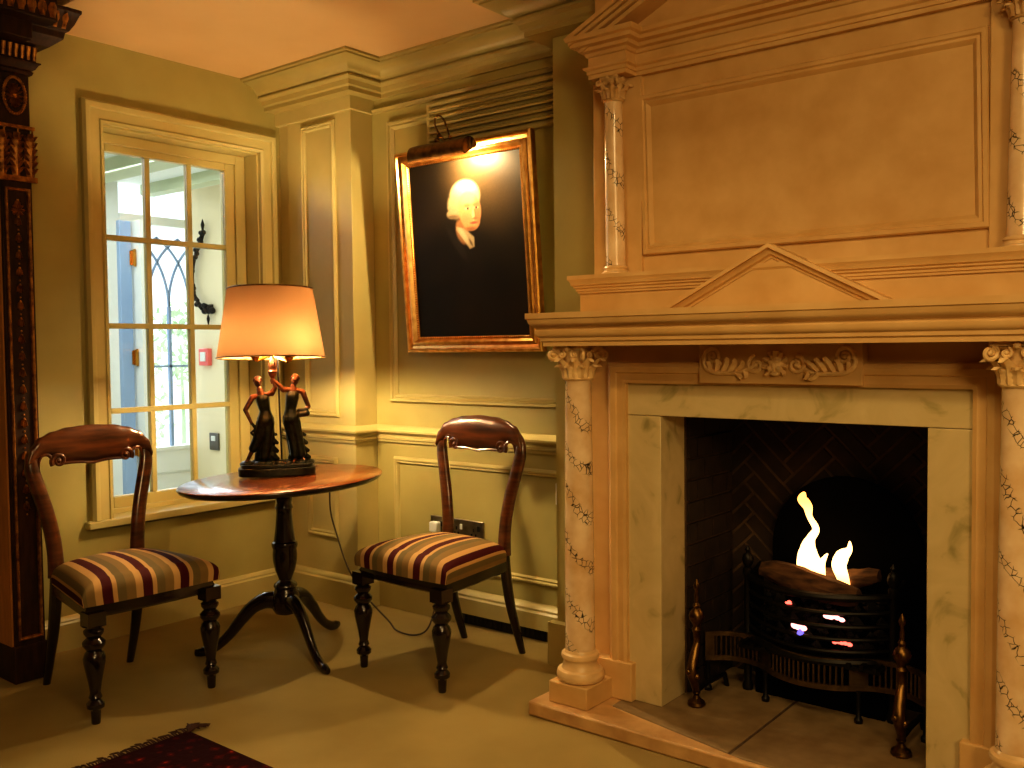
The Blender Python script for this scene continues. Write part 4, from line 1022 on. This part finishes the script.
# ------------------------------------------------------------------ carved pilaster at the far left
gp = thing('gilded_pilaster', 'tall dark carved wooden pilaster with worn gilding against the left wall', 'pilaster', (-3.47,1.47,0))
GX, GY0, GY1 = -3.35, 1.425, 1.528
obj('shaft', MB().box(XL+.001,GX,GY0,GY1,.0,2.12), M['darkoak'], gp, .003)
obj('side_board', MB().box(XL+.001,GX-.012,GY0-.006,GY0+.002,0,2.10), M['sidewood'], gp)
obj('plinth', MB().box(XL+.001,GX+.006,GY0-.007,GY1+.006,0,.13), M['darkoak'], gp, .004)
FY = lambda a, b, h: (GX+h, a, b)
obj('gilt_border', MB().sweep([(GY0+.010,.15),(GY0+.010,1.715),(GY1-.010,1.715),(GY1-.010,.15)], [(0,0),(0,.008),(.004,.011),(.008,.008),(.010,0)], FY, True), M['carvedgilt'], gp)
hk = MB(); z = 1.67; yc = (GY0+GY1)/2; k = 0
while z > .62:
    for dy in (-.011, 0, .011):
        leaf(hk, (GX, yc+dy*.3, z), (1,0,0), (0,dy*18,-1), .034-.006*(abs(dy) > 0), .013, .18, 4)
    hk.sphere((GX+.003,yc,z+.003), .005, 8, 5); hk.sphere((GX+.002,yc,z-.040), .0035, 8, 5)
    z -= .058; k += 1
for a in range(8): leaf(hk, (GX,yc,1.64), (1,0,0), (0,math.cos(a*PI/4),math.sin(a*PI/4)), .028, .014, .2, 4)
obj('husk_chain', hk, M['carvedgilt'], gp)
lc = MB()
lc.box(GX-.002,GX+.014,GY0-.012,GY1+.014,1.738,1.756)
for yy in (GY0+.006, yc, GY1-.004):
    leaf(lc, (GX,yy,1.757), (1,0,0), (0,0,1), .165, .040, .12, 9)
    for k in range(6):
        for s in (-1,1): leaf(lc, (GX+.004,yy+s*.006,1.765+.022*k), (1,0,0), (0,s*.55,.85), .034, .011, .15, 5)
    lc.tube([(GX+.008,yy,1.76),(GX+.012,yy,1.86),(GX+.024,yy,1.915)], [.003,.0035,.003], 6)
lc.box(GX-.002,GX+.012,GY0-.006,GY1+.010,1.918,1.930)
obj('leaf_capital', lc, M['carvedgilt'], gp)
ro = MB(); zc = 2.03
for k in range(40):
    a = 2*PI*k/40; ro.sphere((GX+.004, yc+.036*math.cos(a), zc+.062*math.sin(a)), .0062, 6, 4)
for k in range(16):
    a = 2*PI*k/16; leaf(ro, (GX,yc+.006*math.cos(a),zc+.010*math.sin(a)), (1,0,0), (0,math.cos(a),1.7*math.sin(a)), .026+.014*abs(math.sin(a)), .010, .15, 4)
ro.sphere((GX+.004,yc,zc), .009, 8, 6)
obj('rosette', ro, M['carvedgilt'], gp)
nk = [(0,2.105),(.008,2.108),(.012,2.118),(.006,2.122),(.016,2.128),(.024,2.142),(.030,2.146),(.030,2.150),(0,2.150)]
GP = [(XL+.001,GY1),(GX,GY1),(GX,GY0),(XL+.001,GY0)]
obj('necking', MB().sweep(GP[::-1], nk, XY), M['darkoak'], gp)
obj('frieze', MB().box(XL+.001,GX+.018,GY0-.018,GY1+.018,2.15,2.205), M['darkoak'], gp)
fl_ = MB()
for k in range(7):
    yy = GY0-.010+.0205*k; fl_.tube([(GX+.022,yy,2.156),(GX+.024,yy,2.175),(GX+.030,yy,2.200)], [.006,.007,.008], 8)
for k in range(11):
    xx = GX-.23+.022*k; fl_.tube([(xx,GY1+.020,2.156),(xx,GY1+.022,2.175),(xx,GY1+.028,2.200)], [.006,.007,.008], 8)
obj('fluting', fl_, M['carvedgilt'], gp)
kp = [(0,2.205),(.05,2.207),(.085,2.235),(.09,2.26),(.098,2.262),(.112,2.285),(.125,2.318),(.13,2.322),(.13,2.335),(0,2.335)]
cn = MB().sweep(GP[::-1], kp, XY); cn.box(XL+.001,GX,GY0,GY1,2.2,2.335); cn.box(XL+.001, GX+.165, 1.25, 1.555, 2.262, 2.345); cn.box(XL+.001, GX+.10, 1.25, 1.50, 2.205, 2.265)
obj('cornice', cn, M['darkoak'], gp, .003)
kl = MB()
for k in range(9):
    leaf(kl, (GX+.100, GY0-.06+.030*k, 2.266), (1,0,.6), (.45,0,1), .055, .026, .2, 5)
for k in range(9):
    leaf(kl, (GX-.20+.034*k, GY1+.100, 2.266), (0,1,.6), (0,.45,1), .055, .028, .2, 5)
for k in range(8): leaf(kl, (GX+.166, 1.30+.034*k, 2.272), (1,0,0), (0,0,1), .06, .028, .12, 5)
obj('cornice_leaves', kl, M['carvedgilt'], gp)

# ------------------------------------------------------------------ rug
rg = thing('rug', 'dark red patterned rug with fringed edge at the bottom of the view', 'rug', (-2.0,.6,0))
RX0, RY1 = -2.498, 1.553
obj('pile', MB().box(RX0, -.6, -.6, RY1, .001, .010), M['rug'], rg, .003)
fn = MB(); rnd = random.Random(9); y = -.6
while y < RY1:
    L = rnd.uniform(.03,.05); fn.tube([(RX0+.004,y,.007),(RX0-L*.5,y+rnd.uniform(-.006,.006),.010),(RX0-L,y+rnd.uniform(-.012,.012),.004)], [.0028,.0024,.0012], 5); y += .0075
for k in range(26):
    L = rnd.uniform(.03,.075); a = rnd.uniform(1.3,3.0); fn.tube([(RX0+.01,RY1-.01,.008),(RX0+L*.5*math.cos(a),RY1+L*.5*math.sin(a),.016),(RX0+L*math.cos(a),RY1+L*math.sin(a),.006)], [.003,.0025,.0012], 5)
tag(obj('fringe', fn, M['fringe'], rg), kind='stuff')

# ------------------------------------------------------------------ lights
def light(name, typ, loc, energy, color, **kw):
    d = bpy.data.lights.new(name, typ); d.energy = energy; d.color = color
    tgt = kw.pop('target', None)
    for k, v in kw.items(): setattr(d, k, v)
    o = bpy.data.objects.new(name, d); COL.objects.link(o); o.location = loc
    if tgt: o.rotation_euler = (Vector(tgt)-Vector(loc)).to_track_quat('-Z','Y').to_euler()
    return o
WARM = (1.0,.69,.30)
light('fire_light', 'POINT', (-1.04,2.80,.52), .35, (1,.42,.12), shadow_soft_size=.05)
light('overhead_fill', 'AREA', (-.2,.75,2.33), 19, WARM, shape='DISK', size=.7, target=(-.4,1.0,0))  # unseen warm overhead fill, placed so the fireplace gets the most
light('far_fill', 'AREA', (1.6,-.7,2.15), 40, WARM, shape='DISK', size=.8, target=(-1.1,2.3,1.0))  # unseen warm fill, added to reach the tablet under the shelf
light('hearth_fill_spot', 'SPOT', (-1.35,.9,2.34), 28, WARM, spot_size=math.radians(80), spot_blend=.6, shadow_soft_size=.06, target=(-1.45,2.4,.2))  # unseen spot, added to brighten the fireplace and hearth
light('porch_daylight', 'AREA', (-4.9,2.2,2.15), 40, (.88,.94,1), shape='RECTANGLE', size=1.6, size_y=2.2, target=(-4.9,2.4,0))
light('outdoor_daylight', 'AREA', (-8.5,5.0,3.5), 400, (.86,.93,1), shape='DISK', size=3, target=(-6.6,4.0,.8))

wd = bpy.data.worlds.new('world'); scene.world = wd; wd.use_nodes = True
bg = wd.node_tree.nodes['Background']; bg.inputs['Color'].default_value = (.86,.93,1,1); bg.inputs['Strength'].default_value = 1.6
scene.view_settings.view_transform = 'Standard'; scene.view_settings.look = 'Medium High Contrast'; scene.view_settings.exposure = 0

# ------------------------------------------------------------------ camera
cam = bpy.data.cameras.new('camera'); co = bpy.data.objects.new('camera', cam); COL.objects.link(co)
cam.sensor_fit = 'HORIZONTAL'; cam.sensor_width = 36; cam.lens = 936.336/1024*36; cam.clip_start = .05
yaw, pitch, roll = math.radians(38.6197), math.radians(-2.24057), math.radians(-.60014)
fwd = Vector((-math.sin(yaw)*math.cos(pitch), math.cos(yaw)*math.cos(pitch), math.sin(pitch)))
r = Vector((math.cos(yaw), math.sin(yaw), 0)); u = r.cross(fwd)
r2 = r*math.cos(roll)+u*math.sin(roll); u2 = u*math.cos(roll)-r*math.sin(roll)
Mx = Matrix((r2, u2, -fwd)).transposed().to_4x4(); Mx.translation = (0,0,1.15); co.matrix_world = Mx
scene.camera = co
